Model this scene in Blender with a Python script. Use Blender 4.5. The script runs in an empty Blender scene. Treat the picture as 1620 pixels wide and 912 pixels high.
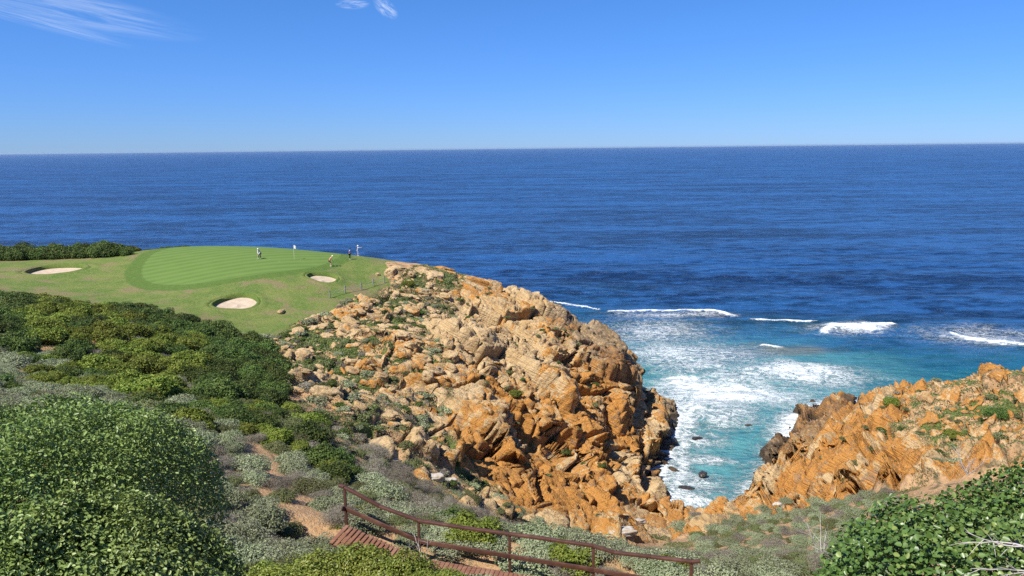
import bpy, math, os, random
import numpy as np
from mathutils import Vector, Matrix

R = math.radians
C = bpy.context.scene.collection
QUICK = False
random.seed(7)
rng = np.random.default_rng(11)

# ------------------------------------------------------------------ camera
F, PITCH, ROLL, CAMH = 1200.0, R(10.48), R(0.62), 45.0
_f = np.array([0, math.cos(PITCH), -math.sin(PITCH)])
_r0 = np.array([1.0, 0, 0]); _u0 = np.cross(_r0, _f)
_r = math.cos(ROLL) * _r0 - math.sin(ROLL) * _u0
_u = math.sin(ROLL) * _r0 + math.cos(ROLL) * _u0
cam_d = bpy.data.cameras.new('camera'); cam = bpy.data.objects.new('camera', cam_d); C.objects.link(cam)
cam_d.sensor_width = 36; cam_d.lens = 36 * F / 1620; cam_d.clip_start = 0.1; cam_d.clip_end = 120000
cam.matrix_world = Matrix(((_r[0], _u[0], -_f[0], 0), (_r[1], _u[1], -_f[1], 0), (_r[2], _u[2], -_f[2], CAMH), (0, 0, 0, 1)))
bpy.context.scene.camera = cam

def ray(px, py):
    return _f + _r * (px - 810) / F + _u * (456 - py) / F
def W(px, py, z):                      # the place on the level z seen at a pixel of the photograph
    d = ray(px, py); t = (z - CAMH) / d[2]
    return np.array([d[0] * t, d[1] * t, z])
def WD(px, py, depth):                 # the place at a given depth
    return ray(px, py) * depth + np.array([0, 0, CAMH])

# ------------------------------------------------------------------ light
SUN_EL, SUN_AZ = R(54), R(228)         # azimuth of the sun seen from above, clockwise from +Y
sc = bpy.context.scene
sc.view_settings.view_transform = 'Standard'; sc.view_settings.look = 'None'
sc.view_settings.gamma = 1; sc.view_settings.use_curve_mapping = False
sc.view_settings.exposure = 0.7
sc.cycles.use_denoising = False; sc.cycles.sample_clamp_direct = 5; sc.cycles.sample_clamp_indirect = 4
sc.cycles.max_bounces = 5; sc.cycles.diffuse_bounces = 2; sc.cycles.glossy_bounces = 2
sc.cycles.transmission_bounces = 2; sc.cycles.transparent_max_bounces = 4
sc.cycles.caustics_reflective = False; sc.cycles.caustics_refractive = False
sun_d = bpy.data.lights.new('sun', 'SUN'); sun = bpy.data.objects.new('sun', sun_d); C.objects.link(sun)
sun_d.energy = 4.6; sun_d.angle = R(0.53); sun_d.color = (1.0, 0.95, 0.86)
sdir = Vector((math.sin(SUN_AZ) * math.cos(SUN_EL), math.cos(SUN_AZ) * math.cos(SUN_EL), math.sin(SUN_EL)))
sun.rotation_euler = sdir.to_track_quat('Z', 'Y').to_euler(); sun.location = (-60, -60, 120)

class NT:                              # small node-tree writer
    def __init__(s, tree): s.t = tree; s.n = tree.nodes; s.l = tree.links
    def node(s, kind, ins=None, **props):
        n = s.n.new(kind)
        for k, v in props.items(): setattr(n, k, v)
        for k, v in (ins or {}).items():
            sock = n.inputs[k]
            if hasattr(v, 'is_output') or isinstance(v, bpy.types.NodeSocket): s.l.new(v, sock)
            elif isinstance(v, (tuple, list)) and len(v) == 3 and sock.type == 'RGBA': sock.default_value = (*v, 1)
            else: sock.default_value = v
        return n
    def math(s, op, a, b=0.0, c=0.0, clamp=False):
        n = s.n.new('ShaderNodeMath'); n.operation = op; n.use_clamp = clamp
        for i, v in enumerate((a, b, c)):
            if isinstance(v, bpy.types.NodeSocket): s.l.new(v, n.inputs[i])
            else: n.inputs[i].default_value = v
        return n.outputs[0]
    def mix(s, f, a, b, blend='MIX'):
        n = s.n.new('ShaderNodeMix'); n.data_type = 'RGBA'; n.blend_type = blend
        for i, v in ((0, f), (6, a), (7, b)):
            if isinstance(v, bpy.types.NodeSocket): s.l.new(v, n.inputs[i])
            elif isinstance(v, (tuple, list)): n.inputs[i].default_value = (*v[:3], 1)
            else: n.inputs[i].default_value = v
        return n.outputs[2]
    def ramp(s, v, lo, hi, a=0.0, b=1.0):
        n = s.node('ShaderNodeMapRange', {0: v, 1: lo, 2: hi, 3: a, 4: b}, interpolation_type='SMOOTHSTEP')
        return n.outputs[0]
    def noise(s, vec, scale, detail=4, rough=0.55, dist=0.0):
        n = s.node('ShaderNodeTexNoise', {'Vector': vec, 'Scale': scale, 'Detail': detail, 'Roughness': rough, 'Distortion': dist})
        return n.outputs[0]
    def scaled(s, vec, x, y, z, rot=(0, 0, 0)):
        return s.node('ShaderNodeMapping', {'Vector': vec, 'Scale': Vector((x, y, z)), 'Rotation': Vector(rot)}).outputs[0]

world = bpy.data.worlds.new('World'); sc.world = world; world.use_nodes = True
world.node_tree.nodes.clear()
w = NT(world.node_tree)
sky = w.node('ShaderNodeTexSky', sky_type='NISHITA', sun_disc=False, sun_elevation=SUN_EL, sun_rotation=SUN_AZ,
             altitude=0, air_density=1.0, dust_density=0.0, ozone_density=6.0)
tc = w.node('ShaderNodeTexCoord').outputs['Generated']
sep = w.node('ShaderNodeSeparateXYZ', {0: tc})
tint = w.mix(w.ramp(sep.outputs[2], 0.0, 0.24), (.32, .53, 1.05), (.34, .62, 1.0))     # the clean deep blue of southern sea air
skycol = w.mix(1.0, sky.outputs[0], tint, 'MULTIPLY')
# thin cirrus, high in the sky, laid out by direction
def dirpx(px, py):
    d = ray(px, py); return d / np.linalg.norm(d)
cl = None
for (px, py, rx, ry, ang, amt) in ((60, 2, 0.16, 0.022, 4, .22), (55, 34, 0.10, 0.008, 8, .16), (558, 7, 0.022, 0.006, -4, .38), (610, 13, 0.018, 0.010, 35, .38)):
    d = dirpx(px, py); ca, sa = math.cos(R(ang)), math.sin(R(ang))
    ex = _r * ca - _u * sa; ey = _r * sa + _u * ca
    sub = w.node('ShaderNodeVectorMath', {0: tc, 1: Vector(d)}, operation='SUBTRACT').outputs[0]
    a = w.node('ShaderNodeVectorMath', {0: sub, 1: Vector(ex / rx)}, operation='DOT_PRODUCT').outputs['Value']
    b = w.node('ShaderNodeVectorMath', {0: sub, 1: Vector(ey / ry)}, operation='DOT_PRODUCT').outputs['Value']
    e = w.math('ADD', w.math('MULTIPLY', a, a), w.math('MULTIPLY', b, b))
    m = w.math('MULTIPLY', w.ramp(e, 1.0, 0.0), amt)
    nv = w.node('ShaderNodeCombineXYZ', {0: w.math('MULTIPLY', a, 1.1), 1: w.math('MULTIPLY', b, 2.2), 2: px * .1}).outputs[0]
    m = w.math('MULTIPLY', m, w.ramp(w.noise(nv, 1.6, 6, .62, .8), .32, .7))
    cl = m if cl is None else w.math('ADD', cl, m)
skycol = w.mix(w.math('MINIMUM', cl, 1.0), skycol, (8.5, 8.9, 9.4))
bg = w.node('ShaderNodeBackground', {'Color': skycol, 'Strength': 0.085})
w.l.new(bg.outputs[0], w.node('ShaderNodeOutputWorld').inputs[0])

# ------------------------------------------------------------------ numpy noise
def _h(x, y, z, seed):
    x = x.astype(np.uint32); y = y.astype(np.uint32); z = z.astype(np.uint32)
    h = x * np.uint32(374761393) + y * np.uint32(668265263) + z * np.uint32(2147483647) + np.uint32(seed * 1274126177 & 0xffffffff)
    h = (h ^ (h >> np.uint32(13))) * np.uint32(1274126177); h ^= h >> np.uint32(16)
    h = h * np.uint32(2246822519); h ^= h >> np.uint32(15)
    return h
def h01(x, y, z, seed): return (_h(x, y, z, seed) & np.uint32(0xffffff)).astype(np.float32) / 16777216.0
def vnoise(p, seed=0):
    i = np.floor(p).astype(np.int32); f = (p - i).astype(np.float32); f = f * f * f * (f * (f * 6 - 15) + 10)
    r = 0
    for dx in (0, 1):
        wx = f[:, 0] if dx else 1 - f[:, 0]
        for dy in (0, 1):
            wy = f[:, 1] if dy else 1 - f[:, 1]
            for dz in (0, 1):
                wz = f[:, 2] if dz else 1 - f[:, 2]
                r = r + wx * wy * wz * h01(i[:, 0] + dx, i[:, 1] + dy, i[:, 2] + dz, seed)
    return r * 2 - 1
def fbm(p, octv=4, seed=0, gain=.5):
    a, s, r = 1.0, 0.0, 0
    p = np.asarray(p, np.float32)
    for k in range(octv):
        r = r + a * vnoise(p * (2.03 ** k) + 17.3 * k, seed + k); s += a; a *= gain
    return r / s
def sst(a, b, x):
    t = np.clip((x - a) / (b - a), 0, 1); return t * t * (3 - 2 * t)
def voro(q, jit, seed):                # F1, F2 and, for the nearest cell: two random numbers and the offset from its centre
    q = q.astype(np.float32); i0 = np.floor(q).astype(np.int32); n = len(q)
    F1 = np.full(n, 9e9, np.float32); F2 = F1.copy(); rn = np.zeros((n, 4), np.float32); off = np.zeros((n, 3), np.float32)
    for dx in (-1, 0, 1):
        for dy in (-1, 0, 1):
            for dz in (-1, 0, 1):
                c = i0 + np.array([dx, dy, dz], np.int32)
                hh = [h01(c[:, 0], c[:, 1], c[:, 2], seed + k) for k in range(3)]
                d = np.stack([c[:, k] + .5 + (hh[k] - .5) * jit[k] for k in range(3)], 1) - q
                d2 = d * d; dd = np.sqrt((d2 * d2).sum(1))
                m = dd < F1
                F2 = np.where(m, F1, np.minimum(F2, dd)); F1 = np.where(m, dd, F1)
                off[m] = -d[m]
                cm = c[m]
                for k in range(4): rn[m, k] = h01(cm[:, 0], cm[:, 1], cm[:, 2], seed + 10 + k)
    return np.sqrt(F1), np.sqrt(F2), rn, off

# ------------------------------------------------------------------ mesh helpers
def new_obj(name, me, parent=None, mat=None):
    o = bpy.data.objects.new(name, me); C.objects.link(o)
    if mat is not None:
        o.data.materials.clear(); o.data.materials.append(mat)
    if parent is not None: o.parent = parent
    return o
def np_mesh(name, v, f, smooth=True, attrs=None):
    v = np.ascontiguousarray(v, np.float32); f = np.asarray(f, np.int32)
    me = bpy.data.meshes.new(name); k = f.shape[1]
    me.vertices.add(len(v)); me.vertices.foreach_set('co', v.ravel())
    me.loops.add(f.size); me.loops.foreach_set('vertex_index', f.ravel())
    me.polygons.add(len(f))
    me.polygons.foreach_set('loop_start', np.arange(0, f.size, k, dtype=np.int32))
    me.polygons.foreach_set('loop_total', np.full(len(f), k, np.int32))
    if smooth: me.polygons.foreach_set('use_smooth', np.ones(len(f), bool))
    for an, av in (attrs or {}).items():
        av = np.asarray(av, np.float32)
        if av.ndim == 1:
            a = me.attributes.new(an, 'FLOAT', 'POINT'); a.data.foreach_set('value', av)
        else:
            if av.shape[1] == 3: av = np.concatenate([av, np.ones((len(av), 1), np.float32)], 1)
            a = me.attributes.new(an, 'FLOAT_COLOR', 'POINT'); a.data.foreach_set('color', np.ascontiguousarray(av).ravel())
    me.update(calc_edges=True)
    return me
def tag(o, label=None, cat=None, group=None, kind=None):
    if label: o['label'] = label
    if cat: o['category'] = cat
    if group: o['group'] = group
    if kind: o['kind'] = kind
    return o
def in_poly(x, y, poly):
    r = np.zeros(len(x), bool); n = len(poly)
    for i in range(n):
        x0, y0 = poly[i][:2]; x1, y1 = poly[(i + 1) % n][:2]
        if y0 == y1: continue
        c = ((y0 > y) != (y1 > y)) & (x < (x1 - x0) * (y - y0) / (y1 - y0) + x0)
        r ^= c
    return r
def sdist(x, y, poly):                 # positive inside
    d = np.full(len(x), 1e9)
    n = len(poly)
    for i in range(n):
        a = np.array(poly[i][:2]); b = np.array(poly[(i + 1) % n][:2]); ab = b - a
        t = np.clip(((x - a[0]) * ab[0] + (y - a[1]) * ab[1]) / (ab @ ab + 1e-9), 0, 1)
        d = np.minimum(d, np.hypot(x - a[0] - t * ab[0], y - a[1] - t * ab[1]))
    return np.where(in_poly(x, y, poly), d, -d)

# ------------------------------------------------------------------ the lie of the land
D = lambda px, py, dist: W_at(px, py, dist)
def W_at(px, py, y):                   # at forward distance y
    d = ray(px, py); t = y / d[1]; return (d[0] * t, y, CAMH + d[2] * t)
CP = []
for px, py, z in ((230, 432, 27.5), (300, 393, 27.9), (430, 393, 27.9), (567, 405, 27.5), (350, 447, 27.2), (520, 425, 27.4), (450, 447, 27.0),
                  (374, 495, 25.3), (405, 525, 24.3), (511, 447, 26.6), (540, 478, 25.0), (600, 442, 25.8), (88, 436, 27.4), (0, 424, 28), (140, 412, 28.2), (210, 470, 26.2)):
    CP.append(tuple(W(px, py, z)))
for px, py, y in ((0, 480, 72), (150, 508, 68), (300, 548, 64), (415, 606, 58), (0, 600, 42), (200, 626, 42), (300, 655, 38), (420, 735, 27), (520, 832, 19.8),
                  (480, 708, 33), (520, 690, 37), (600, 730, 45), (640, 640, 62), (560, 620, 67), (450, 592, 73), (430, 540, 82),
                  (700, 560, 85), (600, 500, 95), (700, 490, 106), (800, 530, 104), (650, 428, 116), (750, 443, 122), (880, 486, 121), (960, 512, 118), (1003, 562, 113), (1018, 605, 110),
                  (800, 640, 83), (900, 620, 95), (930, 700, 84), (1000, 690, 95), (1010, 760, 84), (900, 780, 73), (800, 760, 66), (700, 720, 60), (980, 855, 63), (1040, 838, 68), (880, 852, 56),
                  (700, 790, 48), (600, 765, 37), (760, 832, 40), (900, 868, 40), (1000, 884, 46), (1100, 872, 52), (1110, 840, 63), (1130, 808, 72), (1200, 806, 72), (1300, 800, 67), (1200, 880, 48), (1300, 852, 46), (1400, 790, 54),
                  (1190, 765, 84), (1250, 740, 83), (1300, 700, 85), (1400, 700, 76), (1300, 655, 98), (1250, 652, 113), (1245, 632, 119), (1340, 628, 113), (1400, 616, 107), (1480, 593, 104), (1550, 581, 100), (1620, 571, 96),
                  (1620, 640, 76), (1500, 680, 72), (1620, 720, 58), (1500, 752, 56), (1050, 620, 122), (1060, 640, 118), (1300, 760, 74)):
    CP.append(W_at(px, py, y))
CP += [(0, 0, 43.2), (0, 6, 40.6), (-6, 4, 41.2), (-5, 12, 37.4), (2, 12, 36.6), (7, 5, 41.4), (10, 13, 37), (2, 19, 34.0), (8, 18, 32.9), (15, 25, 30), (30, 40, 24.5), (-15, 14, 38.5), (-30, 25, 36.5), (-45, 40, 34.5),
       (-60, 60, 32), (60, 60, 24), (50, 20, 33), (60, 90, 20), (-90, 80, 31), (-100, 110, 29), (-100, 135, 27), (-60, 142, 25), (-20, 142, 21), (0, 135, 17), (-120, 0, 42), (100, 0, 40), (120, 80, 24), (0, -20, 46)]
CP = np.array(CP)
def _tps(r2): return np.where(r2 > 1e-9, r2 * np.log(r2 + 1e-9), 0)
_n = len(CP); _r2 = (CP[:, None, 0] - CP[None, :, 0]) ** 2 + (CP[:, None, 1] - CP[None, :, 1]) ** 2
_A = np.zeros((_n + 3, _n + 3)); _A[:_n, :_n] = _tps(_r2) + np.eye(_n) * 6.0
_P = np.c_[np.ones(_n), CP[:, 0], CP[:, 1]]; _A[:_n, _n:] = _P; _A[_n:, :_n] = _P.T
_w = np.linalg.solve(_A, np.r_[CP[:, 2], 0, 0, 0])
def inland(x, y):
    out = np.empty(len(x))
    for s in range(0, len(x), 60000):
        a, b = x[s:s + 60000], y[s:s + 60000]
        out[s:s + 60000] = _tps((a[:, None] - CP[None, :, 0]) ** 2 + (b[:, None] - CP[None, :, 1]) ** 2) @ _w[:_n] + _w[_n] + _w[_n + 1] * a + _w[_n + 2] * b
    return out
W0 = lambda px, py: tuple(W(px, py, 0)[:2])
COAST = [(-300, -60), (-300, 170), (-120, 162), (-60, 164), (-20, 160), (0, 152), (12, 143), (20, 136), W0(1050, 636), W0(1072, 642), W0(1078, 662), W0(1064, 700), W0(1058, 735), W0(1040, 770), W0(1036, 812),
         W0(1062, 826), W0(1120, 826), W0(1178, 806), W0(1192, 776), W0(1224, 742), W0(1240, 706), W0(1238, 688), W0(1250, 662), W0(1300, 640), W0(1350, 630), (60, 129), (74, 124), (110, 116), (300, 110), (300, -60)]
def macro(x, y):
    d = sdist(x, y, COAST)
    p = np.c_[x, y, np.zeros(len(x))]
    d = d + 1.6 * fbm(p / 9.0, 3, 5)
    hin = inland(x, y)
    k = 2.6 + 1.1 * fbm(p / 14.0, 2, 9)
    cliff = np.where(d > 0, k * d + .3, d * .8)
    m = 1.1                                                        # soft minimum
    h = np.clip(.5 + .5 * (cliff - hin) / m, 0, 1)
    z = cliff * (1 - h) + hin * h - m * h * (1 - h)
    return np.maximum(z, -6), d, hin
def Hm(x, y): return macro(np.atleast_1d(np.float64(x)), np.atleast_1d(np.float64(y)))[0]
def spacing(spec):
    a = []
    for s, e, st in spec: a.append(np.arange(s, e - 1e-6, st * (2.0 if QUICK else 1)))
    return np.concatenate(a + [[spec[-1][1]]])
xs = spacing([(-130, -60, .8), (-60, -24, .3), (-24, 46, .135), (46, 78, .2), (78, 130, .8)])
ys = spacing([(-8, 15, .25), (15, 48, .25), (48, 128, .145), (128, 170, .5)])
GX, GY = np.meshgrid(xs, ys); NX, NY = len(xs), len(ys)
gx, gy = GX.ravel(), GY.ravel()
gz, gd, ghin = macro(gx, gy)
BWL = [tuple(WD(px, py, dp) - [0, 0, 1.12]) for px, py, dp in ((545, 771, 21.4), (662, 824, 21.0), (806, 845, 20.4), (939, 864, 19.9), (1094, 889, 19.3), (1240, 905, 18.8))]
def deckline(x, y):                    # distance to the seaward edge of the deck (positive on the deck side) and its level
    best = np.full(len(x), 99.0); lev = np.zeros(len(x)); sgn = np.ones(len(x))
    for a, b in zip(BWL[:-1], BWL[1:]):
        ab = np.array(b[:2]) - np.array(a[:2]); t = np.clip(((x - a[0]) * ab[0] + (y - a[1]) * ab[1]) / (ab @ ab), 0, 1)
        dx_, dy_ = x - a[0] - t * ab[0], y - a[1] - t * ab[1]; d_ = np.hypot(dx_, dy_); m_ = d_ < best
        best[m_] = d_[m_]; lev[m_] = (a[2] + (b[2] - a[2]) * t)[m_]; sgn[m_] = np.where(dx_ * ab[1] - dy_ * ab[0] > 0, 1, -1)[m_]
    return best * sgn, lev
dkd, dkl = deckline(gx, gy)
cap_ = dkl - .32 + .8 * np.maximum(0, dkd - 1.7) + .35 * np.maximum(0, -dkd - 1.0)
gz = np.minimum(gz, cap_)
for cx_, cy_, rx_, ry_, top_ in ((-5.9, 4.3, 4.1, 4.0, 42.3), (4.75, 4.35, 2.75, 2.1, 42.65)):
    q_ = np.hypot((gx - cx_) / rx_, (gy - cy_) / ry_); gz = np.minimum(gz, top_ - 1.25 + 30 * np.maximum(0, q_ - 1.05))
low_ = 1.9 * sst(5, 13, gx) * sst(66, 82, gy) * sst(0, 4, gz) + .7 * sst(40, 48, gx) * sst(50, 70, gy)
gz = gz - low_
gz = np.where((gy > 88) & (gy < 140) & (gx < 36), np.minimum(gz, np.maximum(3.4, 0) + 3.2 * np.maximum(0, .180 * gy - gx - .3)), gz)      # the low rock at the foot of the headland
gz = np.where(gy < 96, gz - 1.9 * np.exp(-((gx - 19) / 7) ** 2 - ((gy - 74) / 8) ** 2), gz)
# bunkers: centre pixel, level, half sizes
BUNK = [((88, 431), 27.2, 3.9, 3.2, 0.1), ((374, 482), 25.7, 2.5, 3.0, 0.0), ((511, 443.5), 26.45, 2.0, 2.5, 0.0)]
BK = []
for (px, py), z, a, b, ang in BUNK:
    c = W(px, py, z)
    for _ in range(6):
        zz = Hm(c[0], c[1])[0]; c = W(px, py, zz - .35)
    BK.append((c, a, b))
def bunk_r(x, y, i):                   # 1 on the rim of bunker i
    c, a, b = BK[i]; dx, dy = (x - c[0]) / a, (y - c[1]) / b
    th = np.arctan2(dy, dx); rr = 1 + .09 * np.sin(2 * th + i) + .07 * np.sin(3 * th + 2 * i + 1)
    return np.hypot(dx, dy) / rr
GREENP = [W(215, 440, 27.5), W(235, 415, 27.5), W(290, 397, 27.8), W(380, 391, 27.9), (W(470, 391, 27.9)), W(530, 396, 27.8), W(542, 408, 27.6), W(520, 420, 27.5), W(470, 432, 27.3), W(380, 443, 27.2), W(290, 449, 27.2)]
FAIR = [(-130, 100), (-75, 92), (-52, 85), W(300, 520, 25), W(400, 545, 24), W(452, 522, 24.5), W(470, 508, 24.6), W(520, 490, 25), W(545, 477, 25.2), W(590, 462, 25.4), W(612, 448, 25.6), W(618, 430, 25.8), W(640, 422, 25.6), (-16, 124), (-22, 138), (-60, 142), (-130, 140)]
def rounded(pl, k=3):
    pl = [np.array(p[:2], float) for p in pl]
    for _ in range(k):
        q = []
        for a, b in zip(pl, pl[1:] + pl[:1]): q += [a * .75 + b * .25, a * .25 + b * .75]
        pl = q
    return pl
GREENP = rounded(GREENP)
fair = sst(-.6, 1.2, sdist(gx, gy, FAIR) + 1.5 * fbm(np.c_[gx, gy, gx * 0] / 5, 3, 3))
sg = sdist(gx, gy, GREENP)
green = sst(-.12, .12, sg); fringe = sst(-2.4, -2.1, sg + .5 * fbm(np.c_[gx, gy, gx * 0] / 6, 2, 4))
for i in range(3):
    r = bunk_r(gx, gy, i); gz = gz - 1.05 * sst(1.12, .92, r) + .16 * np.exp(-((r - 1.25) / .2) ** 2)
# rocky ground
pix = lambda *a: [tuple(W_at(*p)[:2]) for p in a]
ROCKA = pix((440, 490, 90), (420, 570, 74), (455, 640, 64), (520, 700, 54), (610, 745, 47), (760, 790, 50), (880, 850, 54)) + \
        [tuple(W_at(1000, 885, 56)[:2]), tuple(W_at(1040, 850, 63)[:2]), W0(1045, 800), (45, 110), (45, 165), (-12, 165), (-14, 124), tuple(W_at(600, 455, 106)[:2]), tuple(W_at(520, 480, 95)[:2])]
ROCKB = [W0(1030, 815), tuple(W_at(1010, 862, 63)[:2]), tuple(W_at(1110, 850, 62)[:2]), tuple(W_at(1210, 812, 69)[:2]), tuple(W_at(1320, 800, 66)[:2]), tuple(W_at(1420, 780, 56)[:2]), tuple(W_at(1640, 760, 50)[:2]), (130, 50), (130, 130), (30, 135), W0(1170, 740)]
sa = np.maximum(sdist(gx, gy, ROCKA), sdist(gx, gy, ROCKB)) + 2.2 * fbm(np.c_[gx, gy, gx * 0] / 6, 3, 6)
zone = sst(-1.0, 1.5, sa) * (1 - fair)
dzdx = np.gradient(gz.reshape(NY, NX), xs, axis=1).ravel(); dzdy = np.gradient(gz.reshape(NY, NX), ys, axis=0).ravel()
slope = np.hypot(dzdx, dzdy)
zone = np.maximum(zone, sst(1.0, 1.5, slope) * (1 - fair) * (gy > 45))
nrm = np.c_[-dzdx, -dzdy, np.ones(len(gx))]; nrm /= np.linalg.norm(nrm, axis=1)[:, None]
# how solid the rock is: loose and grassy high on the shoulder, bare towards the sea
SOFT = pix((400, 480, 92), (410, 560, 76), (450, 640, 64), (600, 745, 48), (800, 812, 49), (830, 780, 60), (720, 720, 62), (640, 690, 66), (700, 620, 76), (690, 540, 96), (720, 480, 112), (735, 435, 128), (640, 415, 132), (560, 440, 112))
soft = sst(-5, 4, sdist(gx, gy, SOFT))
SOFTB = pix((1380, 660, 88), (1500, 600, 102), (1640, 580, 96), (1640, 740, 56), (1520, 745, 58), (1450, 690, 74))
soft = np.maximum(soft, .75 * sst(-3, 3, sdist(gx, gy, SOFTB)))
idx = np.where(zone > .01)[0]
P = np.c_[gx, gy, gz][idx]
wp = P + 1.3 * np.c_[fbm(P / 7, 2, 21), fbm(P / 7, 2, 22), fbm(P / 7, 2, 23)]
bed = np.array([.38, -.10, .92]); bed /= np.linalg.norm(bed)
bu = np.cross([0, 1, 0], bed); bu /= np.linalg.norm(bu); bv = np.cross(bed, bu)
Q = np.c_[wp @ bu, wp @ bv, wp @ bed + .9 * fbm(P / 16, 2, 31)]
rot = lambda q, a: np.c_[q[:, 0] * math.cos(a) - q[:, 1] * math.sin(a), q[:, 0] * math.sin(a) + q[:, 1] * math.cos(a), q[:, 2]]
so = soft[idx]; solid = 1 - so; zo = zone[idx]
Q = Q.astype(np.float32)
a1, a2, ar, ao = voro(rot(Q, .5) / np.array([10.5, 7.5, 5.5]), (.9, .9, .8), 100)
b1, b2, br, bo = voro(rot(Q, -.3) / np.array([4.2, 2.6, 1.35]), (.9, .9, .5), 200)
c1, c2, cr, co = voro(rot(Q, .2) / np.array([1.5, 1.0, .46]), (.9, .9, .5), 300)
def beds(w_, t_, seed):                # every bed of the sandstone weathers back by its own amount
    q = w_ / t_; i = np.floor(q).astype(np.int32); f = q - i; o = np.zeros(len(i), np.int32)
    a = h01(i, o, o, seed); b = h01(i + 1, o, o, seed)
    return (a + (b - a) * sst(.86, 1.0, f)) - .5 - .35 * np.exp(-((f - .97) / .05) ** 2)
lay = beds(Q[:, 2] + .25 * fbm(P / 5, 2, 57), 1.7, 55)
lay2 = beds(Q[:, 2] + .10 * fbm(P / 2.5, 2, 58), .55, 56)
ga = a2 - a1; gb = b2 - b1; gc = c2 - c1
tilt = lambda r, o: (r[:, 1] - .5) * o[:, 0] + (r[:, 2] - .5) * o[:, 1] + (r[:, 3] - .5) * o[:, 2]
cm = sst(-.15, .2, fbm(P / 3.5, 2, 59))          # not every joint is open
dA = 2.4 * (ar[:, 0] - .5) + 2.4 * tilt(ar, ao) - 2.6 * (1 - sst(.01, .055, ga))
dB = .70 * (br[:, 0] - .5) + 1.5 * tilt(br, bo) - (.10 + .60 * cm) * (1 - sst(.0, .06, gb))
ju = Q[:, 0] * .94 + Q[:, 1] * .34 + .5 * fbm(P / 4, 2, 63) + 1.2 * (ar[:, 2] - .5); jv = Q[:, 1] * .9 - Q[:, 0] * .43 + .5 * fbm(P / 4, 2, 64) + 1.5 * (ar[:, 3] - .5)
def joint(q, t_, w_, seed):            # open joints, some wide, some closed
    a = q / t_; i = np.round(a).astype(np.int32); o = np.zeros(len(i), np.int32)
    return np.exp(-((a - i) * t_ / w_) ** 2) * h01(i, o, o, seed) ** .7
dB = dB - 1.1 * joint(ju, 2.9, .17, 65) * cm - .8 * joint(jv, 3.7, .17, 66)
dC = .20 * (cr[:, 0] - .5) + .50 * tilt(cr, co) - .12 * (1 - sst(0, .17, gc))
dL = .45 * lay + .25 * lay2
rough = fbm(P / .8, 3, 61)
def terrace(w_, t_, lo=.62, hi=.93):
    q = w_ / t_; i = np.floor(q); f = q - i
    return (i + sst(lo, hi, f)) * t_ - w_ + .35 * t_
T1 = terrace(Q[:, 2] + 1.6 * (ar[:, 1] - .5) + .15 * fbm(P / 3, 2, 62), 3.3, .66, .90); T2 = terrace(Q[:, 2] + .55 * (br[:, 1] - .5) + .8 * T1 + .05 * rough, 1.05, .60, .86)
dfull = dA + dB + dC + dL + .07 * rough
# the loose shoulder: blocks standing out of soil
out_ = sst(.66, .74, br[:, 0] + .28 * fbm(P / 6, 2, 71) + .2 * (ar[:, 0] - .5)) * sst(.03, .16, gb)
dsoft = .5 * dA * .35 + out_ * (.62 + .45 * tilt(br, bo) + dC * 1.3 + dL * .5 + .1 * rough) - .25 + .14 * rough * (1 - out_)
small = (1 - out_) * sst(.66, .76, cr[:, 0]) * sst(.05, .25, gc)
dsoft = dsoft + small * .3
disp = (dfull * solid + dsoft * so) * zo
dz_sea = sst(-4, 1.0, P[:, 2])
calm = 1 - .6 * np.exp(-((P[:, 0] - 19) / 9) ** 2 - ((P[:, 1] - 75) / 10) ** 2) - .45 * np.exp(-((P[:, 0] - W0(1050, 660)[0]) / 7) ** 2 - ((P[:, 1] - 116) / 12) ** 2)
calm = calm * (1 - .45 * sst(108, 118, P[:, 1]) * sst(2, -6, P[:, 0]))
dz_sea = dz_sea * calm; disp = disp * calm
disp = disp * (.35 + .65 * dz_sea)
N = nrm[idx].copy(); N[:, 2] *= .8; N /= np.linalg.norm(N, axis=1)[:, None]
V = np.c_[gx, gy, gz]
V[idx] += N * disp[:, None] + bed[None] * ((.85 * T1 + .80 * T2) * (solid + (.12 + .5 * out_) * so) * zo * dz_sea)[:, None]
# hand-placed hollows, where the photograph shows deep dark clefts
CAVES = [(900, 700, 3.2, 2.2, 3.0), (890, 700, 2.0, 2, 2.5), (1030, 790, 2.2, 3.5, 4.5), (820, 745, 2.4, 1.6, 2.2), (880, 825, 2.2, 2.0, 2.6), (1300, 705, 1.8, 1.4, 2.6), (1330, 740, 1.5, 1.4, 2.4), (1190, 778, 2.2, 1.2, 1.6), (1330, 768, 2.6, .9, 1.7), (1000, 595, 1.4, 3.4, 2.6), (790, 590, 1.8, 1.0, 1.6), (985, 860, 1.4, 2.2, 2.5), (1195, 790, 2.0, 1.3, 2), (770, 700, 1.5, 1, 1.6), (1420, 770, 1.8, .8, 1.5)]
def cast(px, py, t0=30):
    d = ray(px, py); t = np.arange(t0, 190, .25); p = d[None] * t[:, None] + np.array([0, 0, CAMH])
    zz = Hm(p[:, 0], p[:, 1]); k = np.argmax(zz > p[:, 2]); return p[k] if (zz > p[:, 2]).any() else None
for px, py, rx, rz, dp in CAVES:
    c = cast(px, py)
    if c is None: continue
    dd = ((V[:, 0] - c[0]) / (rx * 1.2)) ** 2 + ((V[:, 1] - c[1]) / (rx * 1.5)) ** 2 + ((V[:, 2] - c[2]) / (rz * 1.15)) ** 2
    m = dd < 1.6
    V[m] -= np.array([-.25, -.75, .25])[None] * (1.4 * dp * (1 - sst(.55, 1.0, dd[m])))[:, None] * zone[m][:, None]
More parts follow.
